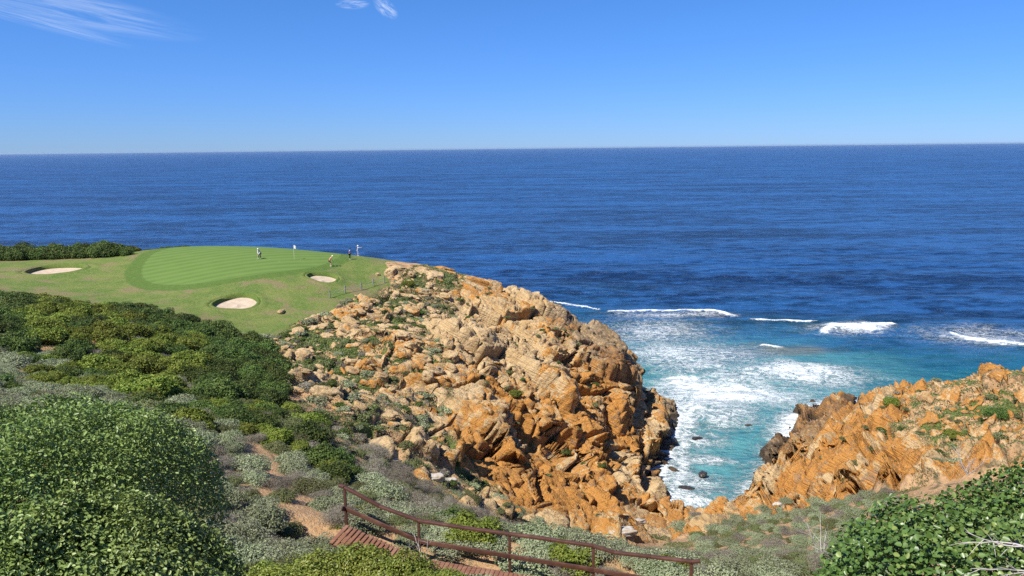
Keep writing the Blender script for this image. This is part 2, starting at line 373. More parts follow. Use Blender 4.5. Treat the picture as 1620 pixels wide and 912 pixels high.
# gentle unevenness of the ordinary ground
oth = (1 - zone) * (1 - fair)
V[:, 2] += oth * (.35 * fbm(V / 3.0, 4, 81))
V[:, 2] += fair * (1 - green) * .03 * fbm(V / .6, 2, 82)
rock = np.zeros(len(gx)); rock[idx] = zo * (solid + so * np.maximum(out_, small * .9))
grass = fair.copy()
GR = pix((430, 500, 88), (400, 560, 76), (560, 640, 64), (620, 630, 66), (560, 560, 78), (620, 520, 90), (640, 470, 108), (520, 470, 98))
gp = sst(-4, 2, sdist(gx, gy, GR)); gn = fbm(V / 3.5, 3, 91)
grass = np.maximum(grass, zone * gp * sst(-.3, .05, gn) * .95)
gr2 = sst(-.02, .2, gn) * soft * .9
grass = np.maximum(grass, zone * gr2)
lich = np.zeros(len(gx)); lich[idx] = .55 * ar[:, 3] + .45 * br[:, 3]
LZ = pix((640, 680, 64), (850, 800, 60), (1000, 870, 60), (1050, 700, 95), (1005, 560, 113), (900, 560, 100), (760, 640, 80))
lz = np.maximum(sst(-6, 5, sdist(gx, gy, LZ)), sst(-4, 4, sdist(gx, gy, ROCKB)))
lichz = (lich * .75 + lz * .25) * (1 - .2 * soft)
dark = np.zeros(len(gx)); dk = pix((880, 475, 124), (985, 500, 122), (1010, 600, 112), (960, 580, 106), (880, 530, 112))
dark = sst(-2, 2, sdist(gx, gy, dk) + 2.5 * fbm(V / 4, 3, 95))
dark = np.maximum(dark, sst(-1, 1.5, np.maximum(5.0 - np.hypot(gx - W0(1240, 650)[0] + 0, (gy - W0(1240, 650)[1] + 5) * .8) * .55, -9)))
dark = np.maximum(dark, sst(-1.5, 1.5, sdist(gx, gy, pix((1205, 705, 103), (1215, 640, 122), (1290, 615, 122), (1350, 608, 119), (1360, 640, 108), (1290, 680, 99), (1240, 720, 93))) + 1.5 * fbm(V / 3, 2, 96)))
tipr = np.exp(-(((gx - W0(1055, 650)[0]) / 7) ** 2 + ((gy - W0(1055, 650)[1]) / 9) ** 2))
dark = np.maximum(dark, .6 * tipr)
PATH = [(395, 703, 30), (425, 735, 27.5), (450, 762, 25), (480, 790, 23), (505, 818, 21), (528, 842, 19.6), (545, 850, 19.3)]
pp = [W_at(*p) for p in PATH]
dpth = np.full(len(gx), 99.0)
for a, b in zip(pp[:-1], pp[1:]):
    a = np.array(a[:2]); b = np.array(b[:2]); ab = b - a
    t = np.clip(((gx - a[0]) * ab[0] + (gy - a[1]) * ab[1]) / (ab @ ab), 0, 1)
    dpth = np.minimum(dpth, np.hypot(gx - a[0] - t * ab[0], gy - a[1] - t * ab[1]))
path = sst(.62, .30, dpth + .2 * fbm(np.c_[gx, gy, gx * 0] * 1.3, 2, 8))
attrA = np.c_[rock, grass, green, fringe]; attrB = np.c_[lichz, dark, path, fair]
fi = np.arange(NX - 1)[None, :] + NX * np.arange(NY - 1)[:, None]; fi = fi.ravel()
quads = np.c_[fi, fi + 1, fi + NX + 1, fi + NX]
cx = gx[fi]; cy = gy[fi]; cz = V[:, 2][quads].max(1)
keep = cz > -2.5
side = np.where(green[quads].mean(1) > .5, 0, np.where(fair[fi] > .5, 1, np.where((zone[fi] > .35) & (cx < W0(1062, 826)[0] + (cy - 60) * .02) , 2, np.where(zone[fi] > .35, 3, 4))))

# ------------------------------------------------------------------ materials
def material(name):
    m = bpy.data.materials.new(name); m.use_nodes = True; m.node_tree.nodes.clear(); return m, NT(m.node_tree)
def finish(n, sh): n.l.new(sh, n.node('ShaderNodeOutputMaterial').inputs[0])
def ground_material():
    m, n = material('ground')
    pos = n.node('ShaderNodeNewGeometry').outputs['Position']
    A = n.node('ShaderNodeAttribute', attribute_name='mapa'); B = n.node('ShaderNodeAttribute', attribute_name='mapb')
    sA = n.node('ShaderNodeSeparateColor', {0: A.outputs['Color']}); sB = n.node('ShaderNodeSeparateColor', {0: B.outputs['Color']})
    rock_, grass_, green_, fringe_ = sA.outputs[0], sA.outputs[1], sA.outputs[2], A.outputs['Alpha']
    lich_, dark_, path_, fair_ = sB.outputs[0], sB.outputs[1], sB.outputs[2], B.outputs['Alpha']
    z = n.node('ShaderNodeSeparateXYZ', {0: pos}).outputs[2]
    n1 = n.noise(pos, .35, 5, .6); n2 = n.noise(pos, 2.2, 6, .62); n3 = n.noise(pos, 9, 5, .65); n4 = n.noise(pos, 1.1, 5, .6, .5)
    bedp = n.node('ShaderNodeVectorRotate', {'Vector': pos, 'Axis': Vector((0, 1, 0)), 'Angle': R(-22)}, rotation_type='AXIS_ANGLE').outputs[0]
    strat = n.noise(n.scaled(bedp, .35, .35, 4.5), 1.0, 5, .6)
    # rock
    c = n.mix(n.ramp(n1, .35, .65), (.49, .325, .15), (.60, .435, .235))
    c = n.mix(n.math('MULTIPLY', n.ramp(n2, .48, .72), .7), c, (.65, .485, .275))
    c = n.mix(n.math('MULTIPLY', n.ramp(strat, .52, .7), .55), c, (.24, .15, .085))
    lm = n.math('ADD', n.math('MULTIPLY', lich_, .75), n.math('ADD', n.math('MULTIPLY', n4, .9), n.math('MULTIPLY', n3, .45)))
    c = n.mix(n.math('MULTIPLY', n.ramp(lm, 1.0, 1.08), .88), c, n.mix(n.ramp(n3, .35, .65), (.42, .16, .026), (.55, .265, .055)))
    grey = n.ramp(n.noise(pos, .8, 7, .72, .3), .54, .64)
    c = n.mix(n.math('MULTIPLY', grey, .62), c, (.235, .185, .135))
    c = n.mix(n.math('MULTIPLY', n.ramp(n3, .62, .74), .5), c, (.60, .54, .44))
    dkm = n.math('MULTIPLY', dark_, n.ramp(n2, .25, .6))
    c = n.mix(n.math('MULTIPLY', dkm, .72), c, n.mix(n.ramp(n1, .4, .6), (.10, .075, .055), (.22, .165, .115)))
    wet = n.ramp(n.math('ADD', z, n.math('MULTIPLY', n1, 3.0)), 3.6, 2.2)
    c = n.mix(n.math('MULTIPLY', wet, .9), c, (.045, .034, .024))
    # soil
    s = n.mix(n.ramp(n2, .3, .7), (.40, .235, .11), (.50, .32, .17))
    s = n.mix(n.math('MULTIPLY', n.ramp(n.noise(pos, .9, 5, .6), .50, .64), n.math('SUBTRACT', 1.0, path_)), s, (.14, .115, .06))
    s = n.mix(n.math('MULTIPLY', n.ramp(n3, .55, .7), .5), s, (.56, .43, .29))
    # rough grass, fringe and green
    g = n.mix(n.ramp(n1, .35, .65), (.078, .148, .020), (.145, .185, .040))
    g = n.mix(n.math('MULTIPLY', n.ramp(n.noise(pos, .22, 5, .65, .6), .50, .62), .8), g, (.205, .15, .085))
    g = n.mix(n.ramp(n.noise(pos, 3.5, 5, .75), .40, .64), g, n.mix(.45, g, (.27, .25, .10)))
    g = n.mix(n.math('MULTIPLY', n.ramp(n3, .5, .68), .55), g, (.055, .09, .018))
    fr = n.mix(n.ramp(n2, .3, .7), (.075, .132, .022), (.105, .165, .032))
    g = n.mix(fringe_, g, fr)
    sd = n.node('ShaderNodeVectorMath', {0: pos, 1: Vector((-.5, .866, 0))}, operation='DOT_PRODUCT').outputs['Value']
    st = n.math('SINE', n.math('ADD', n.math('MULTIPLY', sd, 2 * math.pi / 2.1), n.math('MULTIPLY', n2, .8)))
    gg = n.mix(n.ramp(st, -.6, .6), (.094, .158, .032), (.116, .188, .040))
    gg = n.mix(n.math('MULTIPLY', n.ramp(n1, .4, .7), .35), gg, (.14, .20, .05))
    g = n.mix(green_, g, gg)
    gmask = n.ramp(n.math('ADD', grass_, n.math('MULTIPLY', n.math('SUBTRACT', n2, .5), n.math('SUBTRACT', 1.0, fair_))), .4, .6)
    # off the fairway the grass is thin and wild
    gw = n.mix(n.ramp(n3, .35, .6), (.06, .095, .016), (.13, .155, .04))
    g = n.mix(fair_, gw, g)
    s = n.mix(gmask, s, g)
    rm = n.ramp(n.math('ADD', rock_, n.math('MULTIPLY', n.math('SUBTRACT', n2, .5), .5)), .35, .6)
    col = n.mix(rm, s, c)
    # relief
    vor = n.node('ShaderNodeTexVoronoi', {'Vector': n.scaled(bedp, .8, .9, 2.2), 'Scale': 1.5}, feature='DISTANCE_TO_EDGE').outputs[0]
    crack = n.math('MULTIPLY', n.ramp(vor, 0, .05), .018)
    hgt = n.math('ADD', n.math('MULTIPLY', n.noise(pos, 3.0, 8, .7), .30), n.math('MULTIPLY', strat, .4))
    hgt = n.math('ADD', n.math('ADD', hgt, crack), n.math('MULTIPLY', n3, .06))
    rh = n.math('MULTIPLY', hgt, rm)
    gh = n.math('MULTIPLY', n.math('MULTIPLY', n3, n.math('SUBTRACT', 1.0, rm)), n.mix(green_, (.12, .12, .12), (.01, .01, .01)))
    bump = n.node('ShaderNodeBump', {'Strength': 1.0, 'Distance': 1.0, 'Height': n.math('ADD', rh, gh)}).outputs[0]
    bs = n.node('ShaderNodeBsdfPrincipled', {'Base Color': col, 'Roughness': n.mix(wet, (.92,) * 3, (.45,) * 3), 'Normal': bump, 'Specular IOR Level': .2})
    finish(n, bs.outputs[0]); return m
GROUND = ground_material()
for k, (nm, lb) in enumerate((('putting_green', 'mown putting green striped in pale and dark green'), ('fairway', 'rough mown golf grass sloping to the cliff top'),
                              ('sea_cliff', 'orange and tan sandstone headland falling to the sea'), ('sea_cliff', 'orange lichened rock point on the far side of the inlet'), ('hillside', 'sandy hillside under coastal scrub'))):
    q = quads[keep & (side == k)]
    used, inv = np.unique(q, return_inverse=True)
    me = np_mesh(nm, V[used], inv.reshape(-1, 4), k not in (2, 3), {'mapa': attrA[used], 'mapb': attrB[used]})
    o = new_obj(nm, me, None, GROUND); tag(o, lb, None, None, 'structure')

# ------------------------------------------------------------------ the sea
def geo(a, b, s, g):
    r = [a]; st = s
    while r[-1] < b: r.append(r[-1] + st); st *= g
    return r
k2 = 2.0 if QUICK else 1.0
xn = np.arange(-20, 130, .55 * k2); sx = np.r_[[-v for v in geo(20 + .6, 30000, 1.2, 1.12)][::-1], xn, geo(130, 30000, 1.2, 1.12)]
sy = np.r_[[-20000, -4000, -500, -50, 20, 50], np.arange(60, 150, .5 * k2), np.arange(150, 330, 1.0 * k2), geo(330, 30000, 1.5, 1.03)]
SX, SY = np.meshgrid(sx, sy); ex, ey = SX.ravel(), SY.ravel()
ed = np.where((np.abs(ex) < 300) & (ey < 400), sdist(ex, ey, COAST), -400)
foam = np.zeros(len(ex)); lace = np.zeros(len(ex)); milk = np.zeros(len(ex)); sand = np.zeros(len(ex))
pe = np.c_[ex, ey, ex * 0]
near = (np.abs(ex) < 320) & (ey < 500)
wob = np.zeros((len(ex), 2)); wob[near] = np.c_[fbm(pe[near] / 7, 3, 201), fbm(pe[near] / 7, 3, 202)] * 2.2
def blob(arr, px, py, rx, ry, amt, ang=0, soft_=1.0):
    c = W0(px, py); dx = ex + wob[:, 0] - c[0]; dy = ey + wob[:, 1] * 1.5 - c[1]; a = R(ang)
    u = (dx * math.cos(a) + dy * math.sin(a)) / rx; v = (-dx * math.sin(a) + dy * math.cos(a)) / ry
    arr[:] = np.maximum(arr, amt * np.exp(-(u * u + v * v) ** soft_))
def stroke(arr, pts, wd, amt):
    P_ = [np.array(W0(*p[:2])) for p in pts]
    for (a, b), (p0, p1) in zip(zip(P_[:-1], P_[1:]), zip(pts[:-1], pts[1:])):
        ab = b - a; t = np.clip(((ex + wob[:, 0] * .4 - a[0]) * ab[0] + (ey + wob[:, 1] * .4 - a[1]) * ab[1]) / (ab @ ab), 0, 1)
        w_ = wd * (p0[2] * (1 - t) + p1[2] * t)
        d_ = np.hypot(ex + wob[:, 0] * .4 - a[0] - t * ab[0], ey + wob[:, 1] * .4 - a[1] - t * ab[1]) / w_
        arr[:] = np.maximum(arr, amt * np.exp(-d_ ** 2))
# surf line and breakers
stroke(foam, [(870, 480, .5), (920, 488, .9), (950, 493, .5)], 1.5, .95)
stroke(foam, [(965, 497, .4), (1000, 495, 1), (1060, 493, .8), (1100, 495, .7), (1130, 494, 1.3), (1160, 503, .9)], 1.7, .95)
stroke(foam, [(1190, 509, .5), (1230, 511, 1), (1290, 511, .4)], 1.5, .9)
stroke(foam, [(1305, 528, .8), (1320, 518, 1.3), (1370, 520, 3.0), (1410, 517, 1)], 1.9, 1.0)
stroke(foam, [(1500, 527, .6), (1530, 535, 1.8), (1570, 540, 2.2), (1630, 545, 1.8)], 1.8, .85)
stroke(foam, [(1215, 546, 1), (1235, 550, .8)], 1.6, .95)
blob(lace, 1030, 525, 22, 18, .54); blob(lace, 1120, 560, 20, 16, .55); blob(lace, 1060, 560, 16, 14, .62, 30); blob(lace, 1260, 590, 16, 9, .72, -10); blob(foam, 1270, 583, 5, 3.0, .8)
blob(lace, 1320, 600, 14, 8, .55); blob(lace, 1100, 580, 14, 9, .6); blob(lace, 1550, 530, 20, 14, .5); blob(lace, 1180, 600, 14, 8, .6)
blob(foam, 1090, 612, 10, 8, .80, -20); blob(foam, 1150, 622, 19, 10, .80); blob(foam, 1070, 600, 8, 5.5, .8); blob(foam, 1200, 632, 10, 6, .76); blob(lace, 1140, 625, 24, 14, .68); blob(lace, 1060, 500, 20, 6, .6); blob(lace, 1340, 520, 14, 8, .6)
blob(foam, 1110, 645, 7, 7, .74); blob(milk, 1150, 625, 30, 16, 1.3); blob(lace, 1140, 660, 10, 8, .62); blob(lace, 1100, 690, 6, 6, .6); blob(foam, 1145, 722, 2.2, 1.8, .8); blob(lace, 1130, 725, 6, 3, .62)
blob(lace, 1110, 770, 6, 5, .6); blob(foam, 1075, 790, 3.5, 3.0, .74); blob(lace, 1090, 800, 8, 4, .65)
stroke(lace, [(1095, 640, 1), (1085, 700, 1), (1080, 760, 1), (1060, 800, 1.4)], 2.2, .66)
lace = np.maximum(lace, .70 * np.exp(-np.abs(np.minimum(ed, 0)) / 4.2) * (ey < 200) * (ex > -5)); foam = np.maximum(foam, .74 * np.exp(-np.abs(np.minimum(ed, 0)) / 1.9) * (ey < 200))
blob(milk, 1130, 640, 26, 22, 1.0); blob(milk, 1110, 720, 16, 26, .9); blob(milk, 1060, 560, 24, 30, .75); blob(milk, 1250, 590, 34, 20, .8); blob(milk, 1100, 780, 12, 16, .9); blob(milk, 1150, 540, 45, 40, .45)
blob(sand, 1260, 553, 12, 6, .9); blob(sand, 1220, 548, 10, 6, .6); blob(sand, 1050, 540, 9, 6, .5); blob(sand, 1130, 590, 12, 5, .35); blob(sand, 1340, 590, 14, 6, .55); blob(sand, 1290, 600, 12, 5, .4)
shal = np.exp(-np.maximum(-ed - 6, 0) / 42.0) * sst(-40, 20, ex)                       # shallow water keeps its turquoise
shal = np.maximum(shal, 0); milk *= sst(5, 14, ex + (ey - 100) * .2)
fadew = sst(420, 200, ey) * sst(340, 150, np.abs(ex))
ez = np.zeros(len(ex))
nn = fadew > 0
th = ey[nn] * .16 + ex[nn] * .03 + 1.8 * fbm(pe[nn] / 40, 2, 211)
ez[nn] = fadew[nn] * (.42 * np.sin(th) + .35 * fbm(pe[nn] * np.array([.12, .25, 1]), 3, 212) + .12 * fbm(pe[nn] * np.array([.5, .8, 1]), 2, 213)) * sst(0, 12, -ed[nn] + 6)
ez += .55 * foam * (ey > 150) + .12 * foam
si = (np.arange(len(sx) - 1)[None] + len(sx) * np.arange(len(sy) - 1)[:, None]).ravel()
sq = np.c_[si, si + 1, si + len(sx) + 1, si + len(sx)]
def sea_material():
    m, n = material('sea_water')
    pos = n.node('ShaderNodeNewGeometry').outputs['Position']
    A = n.node('ShaderNodeAttribute', attribute_name='water'); sA = n.node('ShaderNodeSeparateColor', {0: A.outputs['Color']})
    foam_, lace_, milk_, sand_ = sA.outputs[0], sA.outputs[1], sA.outputs[2], A.outputs['Alpha']
    shal_ = n.node('ShaderNodeAttribute', attribute_name='shallow').outputs['Fac']
    big = n.noise(n.scaled(pos, .35, 1, 1, (0, 0, R(8))), .006, 5, .6, .6); lane = n.noise(n.scaled(pos, .18, 1, 1, (0, 0, R(14))), .0022, 6, .65, 1.0)
    mid = n.noise(n.scaled(pos, .45, 1, 1, (0, 0, R(-6))), .06, 5, .65)
    fine = n.noise(n.scaled(pos, .5, 1, 1, (0, 0, R(5))), .32, 6, .7); tiny = n.noise(n.scaled(pos, .6, 1, 1), 1.3, 5, .7)
    c = n.mix(n.ramp(big, .38, .62), (.0040, .027, .100), (.0095, .055, .175))
    c = n.mix(n.math('MULTIPLY', n.ramp(lane, .52, .70), .5), c, (.020, .085, .23))
    wv = n.noise(n.scaled(pos, .42, 1, 1, (0, 0, R(3))), .30, 3, .6); wv2 = n.noise(n.scaled(pos, .32, 1, 1, (0, 0, R(-4))), .10, 3, .6); wv3 = n.noise(n.scaled(pos, .25, 1, 1, (0, 0, R(6))), .022, 4, .65)
    sw = n.math('ADD', n.math('ADD', n.math('MULTIPLY', wv, .36), n.math('MULTIPLY', wv2, .30)), n.math('MULTIPLY', wv3, .34))
    c = n.mix(n.ramp(sw, .43, .57), n.mix(.85, c, (.001, .008, .034)), n.mix(.45, c, (.030, .13, .36)))  # dark wave faces and sky-bright ones painted into the water colour as streaks
    c = n.mix(n.math('MULTIPLY', n.ramp(n.math('ADD', shal_, n.math('MULTIPLY', n.math('SUBTRACT', mid, .5), .25)), .05, .85), .9), c, n.mix(n.ramp(mid, .35, .65), (.006, .105, .145), (.014, .155, .185)))
    c = n.mix(n.math('MULTIPLY', n.ramp(n.math('ADD', milk_, n.math('MULTIPLY', n.math('SUBTRACT', mid, .5), .5)), .2, 1.0), .72), c, (.13, .36, .37))
    c = n.mix(n.math('MULTIPLY', n.ramp(n.math('ADD', sand_, n.math('MULTIPLY', n.math('SUBTRACT', mid, .5), .8)), .3, .9), .7), c, (.17, .17, .115))
    fn = n.node('ShaderNodeTexNoise', {'Vector': n.scaled(pos, .8, 1, 1), 'Scale': .42, 'Detail': 7, 'Roughness': .66, 'Distortion': 1.1}).outputs[0]
    rid = n.math('ABSOLUTE', n.math('SUBTRACT', fn, .5)); rid = n.math('SUBTRACT', 1.0, n.math('MULTIPLY', rid, 9.0))     # thin winding threads
    rid2 = n.math('ABSOLUTE', n.math('SUBTRACT', n.noise(n.scaled(pos, .7, 1, 1), .95, 6, .65, 1.4), .5)); rid2 = n.math('SUBTRACT', 1.0, n.math('MULTIPLY', rid2, 10.0))
    th = n.math('MAXIMUM', rid, n.math('MULTIPLY', rid2, .8))
    lf = n.math('MULTIPLY', n.ramp(n.math('ADD', n.math('MULTIPLY', lace_, 1.35), n.math('MULTIPLY', th, .62)), .74, 1.42), .85)
    ff = n.ramp(n.math('ADD', n.math('MULTIPLY', foam_, 1.1), n.math('MULTIPLY', n.math('SUBTRACT', n.noise(n.scaled(pos, .7, 1, 1), .55, 8, .72, 1.0), .5), 2.1)), .45, .95)
    cap = n.math('MULTIPLY', n.ramp(n.noise(n.scaled(pos, .35, 1, 1), .11, 7, .75), .735, .77), n.ramp(n.noise(pos, .012, 3, .5), .45, .6))
    fm = n.math('MAXIMUM', n.math('MAXIMUM', lf, ff), n.math('MULTIPLY', cap, .55), clamp=True)
    c = n.mix(fm, c, (.80, .84, .84))
    h = n.math('ADD', n.math('MULTIPLY', fine, 1.5), n.math('ADD', n.math('MULTIPLY', mid, 3.0), n.math('MULTIPLY', tiny, .35)))
    h = n.math('ADD', n.math('ADD', h, n.math('MULTIPLY', wv, 1.6)), n.math('ADD', n.math('MULTIPLY', wv2, 3.5), n.math('MULTIPLY', fm, .25)))
    bump = n.node('ShaderNodeBump', {'Strength': 1.0, 'Distance': 1.1, 'Height': h}).outputs[0]
    bs = n.node('ShaderNodeBsdfPrincipled', {'Base Color': c, 'Roughness': n.mix(fm, (.27,) * 3, (.9,) * 3), 'IOR': 1.33, 'Normal': bump, 'Specular IOR Level': .32})
    finish(n, bs.outputs[0]); return m
SEAM = sea_material()
me = np_mesh('sea', np.c_[ex, ey, ez], sq, True, {'water': np.c_[foam, lace, milk, sand], 'shallow': shal})
tag(new_obj('sea', me, None, SEAM), 'deep blue sea turning turquoise and foamy in the inlet', None, None, 'structure')
hz, hn = material('sea_haze')
vol = hn.node('ShaderNodeVolumePrincipled', {'Color': (.62, .80, 1.0), 'Density': 2.6e-5, 'Anisotropy': .2})
hn.l.new(vol.outputs[0], hn.node('ShaderNodeOutputMaterial').inputs['Volume'])
hb = bpy.data.meshes.new('haze'); B_ = 31000; z0_, z1_ = -9.0, 48.0
hb.from_pydata([(x, y, z) for x in (-B_, B_) for y in (-B_, B_) for z in (z0_, z1_)], [], [(0, 1, 3, 2), (4, 6, 7, 5), (0, 4, 5, 1), (2, 3, 7, 6), (0, 2, 6, 4), (1, 5, 7, 3)])
tag(new_obj('haze', hb, None, hz), 'thin pale haze lying over the sea towards the horizon', None, None, 'stuff')
#@@NEXT

# ------------------------------------------------------------------ plants
def frames(nv, rg):
    nv = nv / np.linalg.norm(nv, axis=1)[:, None]
    t = np.cross(nv, rg.normal(size=nv.shape)); t /= np.linalg.norm(t, axis=1)[:, None] + 1e-9
    return nv, t, np.cross(nv, t)
LEAF6 = (np.array([[0, 0, 0], [.35, .42, .16], [.78, .44, .16], [1, 0, .02], [.78, -.44, .16], [.35, -.42, .16]]), [(0, 1, 2, 3), (0, 3, 4, 5)])
LEAF4 = (np.array([[0, 0, 0], [.55, .40, .10], [1, 0, 0], [.55, -.40, .10]]), [(0, 1, 2, 3)])
def leaves_mesh(name, pos, nv, ln, wd, tpl, rg, extra=None):
    T, Fc = tpl; n = len(pos); k = len(T)
    nv, t, b = frames(nv, rg)
    ln = ln * rg.uniform(.65, 1.25, n); wd = wd * rg.uniform(.7, 1.2, n)
    v = pos[:, None] + t[:, None] * (T[None, :, 0, None] - .5) * ln[:, None, None] + b[:, None] * T[None, :, 1, None] * wd[:, None, None] + nv[:, None] * T[None, :, 2, None] * ln[:, None, None]
    f = (np.array(Fc)[None] + (np.arange(n) * k)[:, None, None]).reshape(-1, 4)
    r = np.repeat(rg.uniform(0, 1, n), k)
    return np_mesh(name, v.reshape(-1, 3), f, False, {'leaf': r})
def crown(n, rad, rg, lobes=14, lobe_r=.42, flat=1.0, inner=.25):
    """points and outward directions on a lumpy dome of unit radius"""
    th = rg.uniform(0, 2 * math.pi, lobes); q = np.sqrt(rg.uniform(0, 1, lobes)) * .72
    cz = np.sqrt(np.maximum(0, 1 - (q / .95) ** 2)) * rg.uniform(.45, .78, lobes)
    lc = np.c_[q * np.cos(th), q * np.sin(th), cz]; lr = lobe_r * rg.uniform(.7, 1.25, lobes)
    k = rg.integers(0, lobes, n); d = rg.normal(size=(n, 3)); d[:, 2] = d[:, 2] * .9 + .25; d /= np.linalg.norm(d, axis=1)[:, None]
    rr = np.where(rg.uniform(size=n) < inner, rg.uniform(.3, .9, n), rg.uniform(.86, 1.12, n))
    p = lc[k] + d * (lr[k] * rr)[:, None]
    p += .05 * np.c_[vnoise(p * 6, 1), vnoise(p * 6, 2), vnoise(p * 6, 3)]
    p[:, 2] = np.abs(p[:, 2])
    return p * np.array(rad), d
def leaf_material(name, c1, c2, c3, trans=.25, rough=.5, var=.12):
    m, n = material(name)
    lf = n.node('ShaderNodeAttribute', attribute_name='leaf').outputs['Fac']
    oi = n.node('ShaderNodeObjectInfo').outputs['Random']
    c = n.mix(n.ramp(lf, 0, .75), c1, c2); c = n.mix(n.ramp(lf, .86, .93), c, c3)
    pos = n.node('ShaderNodeNewGeometry').outputs['Position']
    big = n.noise(pos, .55, 3, .5)
    c = n.mix(n.ramp(big, .35, .7), c, n.mix(.5, c, c3))
    c = n.node('ShaderNodeHueSaturation', {'Hue': n.math('ADD', .5 - var * .12, n.math('MULTIPLY', oi, var * .24)), 'Saturation': .95, 'Value': n.math('ADD', 1 - var * 2, n.math('MULTIPLY', oi, var * 4)), 'Color': c}).outputs[0]
    bs = n.node('ShaderNodeBsdfPrincipled', {'Base Color': c, 'Roughness': rough, 'Specular IOR Level': .45 if rough < .5 else .2})
    tr = n.node('ShaderNodeBsdfTranslucent', {'Color': c})
    finish(n, n.node('ShaderNodeMixShader', {0: trans, 1: bs.outputs[0], 2: tr.outputs[0]}).outputs[0]); return m
LM = {
 'succulent': leaf_material('grey_green_leaf', (.085, .145, .024), (.170, .255, .045), (.29, .37, .09), .18, .42, .05),
 'glossy': leaf_material('glossy_leaf', (.055, .115, .018), (.110, .200, .032), (.22, .29, .06), .2, .38, .05),
 'yellow': leaf_material('yellow_green_leaf', (.10, .15, .014), (.20, .26, .022), (.34, .34, .045), .3, .45, .08),
 'bright': leaf_material('bright_green_leaf', (.075, .120, .010), (.165, .215, .020), (.27, .29, .04), .25, .55, .14),
 'dark': leaf_material('dark_green_leaf', (.034, .068, .012), (.070, .115, .018), (.13, .17, .03), .15, .55, .16),
 'sage': leaf_material('sage_leaf', (.150, .185, .085), (.265, .305, .160), (.37, .38, .24), .15, .75, .12),
 'olive': leaf_material('olive_leaf', (.080, .105, .030), (.155, .175, .060), (.23, .23, .10), .2, .6, .16),
 'twiggy': leaf_material('dry_twig', (.12, .10, .065), (.215, .185, .135), (.33, .30, .24), .1, .85, .12)}
def bark_material():
    m, n = material('bark'); pos = n.node('ShaderNodeTexCoord').outputs['Object']
    c = n.mix(n.noise(pos, 6, 4), (.14, .11, .08), (.34, .30, .26))
    finish(n, n.node('ShaderNodeBsdfPrincipled', {'Base Color': c, 'Roughness': .9}).outputs[0]); return m
BARK = bark_material()
def tube_np(paths, radii, k=5):
    vs, fs = [], []; base = 0
    for p, r in zip(paths, radii):
        p = np.asarray(p, float); m = len(p)
        for i in range(m):
            d = p[min(i + 1, m - 1)] - p[max(i - 1, 0)]; d /= np.linalg.norm(d) + 1e-9
            a = np.cross(d, [.13, .31, .94] if abs(d[2]) < .9 else [1, 0, 0]); a /= np.linalg.norm(a); b = np.cross(d, a)
            rr = r[i] if hasattr(r, '__len__') else r
            for j in range(k):
                t = 2 * math.pi * j / k; vs.append(p[i] + rr * (math.cos(t) * a + math.sin(t) * b))
        for i in range(m - 1):
            for j in range(k): fs.append((base + i * k + j, base + i * k + (j + 1) % k, base + (i + 1) * k + (j + 1) % k, base + (i + 1) * k + j))
        base += m * k
    return np.array(vs), np.array(fs)
def twigs(rg, n, reach, r0=.02, up=.5, wig=.12, start=(0, 0, 0)):
    P_, R_ = [], []
    for _ in range(n):
        d = rg.normal(size=3); d[2] = abs(d[2]) + up; d /= np.linalg.norm(d); p = np.array(start, float); L = rg.uniform(.6, 1.0); q = [p]; m = 6
        for i in range(m):
            d = d + rg.normal(size=3) * wig; d /= np.linalg.norm(d); q.append(q[-1] + d * L / m * np.array(reach))
        P_.append(q); R_.append(np.linspace(r0, r0 * .25, m + 1))
        for i in (2, 3, 4):
            e = d + rg.normal(size=3) * .6; e /= np.linalg.norm(e)
            P_.append([q[i], q[i] + e * L * .2 * np.array(reach), q[i] + e * L * .38 * np.array(reach) + rg.normal(size=3) * .02]); R_.append([r0 * .5, r0 * .35, r0 * .15])
    return P_, R_
def proto_shrub(name, kind, n, rad, leaf, seed, lobes=14, lobe_r=.42, with_twigs=True, tpl=LEAF4, inner=.25):
    rg = np.random.default_rng(seed)
    p, d = crown(n, rad, rg, lobes, lobe_r, inner=inner)
    nv = d * .8 + rg.normal(size=d.shape) * .55 + np.array([0, 0, .35])
    me = leaves_mesh(name, p, nv, leaf[0], leaf[1], tpl, rg)
    me.materials.append(LM[kind]); tw = None
    if with_twigs:
        v, f = tube_np(*twigs(rg, 7, (rad[0] * .85, rad[1] * .85, rad[2] * .9), .03 * rad[0]))
        tw = np_mesh('branch', v, f); tw.materials.append(BARK)
    return me, tw
def place_shrub(name, protos, loc, s, rz, label, cat, group, parts=False, sz=None):
    me, tw = protos
    if parts and tw is not None:
        o = bpy.data.objects.new(name, None); C.objects.link(o); o.empty_display_size = .2
        a = bpy.data.objects.new('foliage', me); C.objects.link(a); a.parent = o
        b = bpy.data.objects.new('branch', tw); C.objects.link(b); b.parent = o
    else:
        o = bpy.data.objects.new(name, me); C.objects.link(o)
    o.location = loc; o.scale = (s, s, s if sz is None else sz); o.rotation_euler = (0, 0, rz)
    return tag(o, label, cat, group)
PR = {}
def protos(key, name, kind, n, rad, leaf, **kw):
    PR[key] = [proto_shrub(name, kind, n, rad, leaf, 1000 + 17 * i + len(PR) * 131, **kw) for i in range(3)]
Q_ = .5 if QUICK else 1
protos('bright', 'green_shrub', 'bright', int(9000 * Q_), (1, 1, .8), (.085, .075), lobes=24, lobe_r=.30)
protos('dark', 'dark_shrub', 'dark', int(9000 * Q_), (1, 1, .85), (.085, .07), lobes=22, lobe_r=.32)
protos('sage', 'sage_shrub', 'sage', int(9000 * Q_), (1, 1, .62), (.065, .045), lobes=30, lobe_r=.27)
protos('olive', 'olive_shrub', 'olive', int(8000 * Q_), (1, 1, .7), (.07, .05), lobes=24, lobe_r=.3)
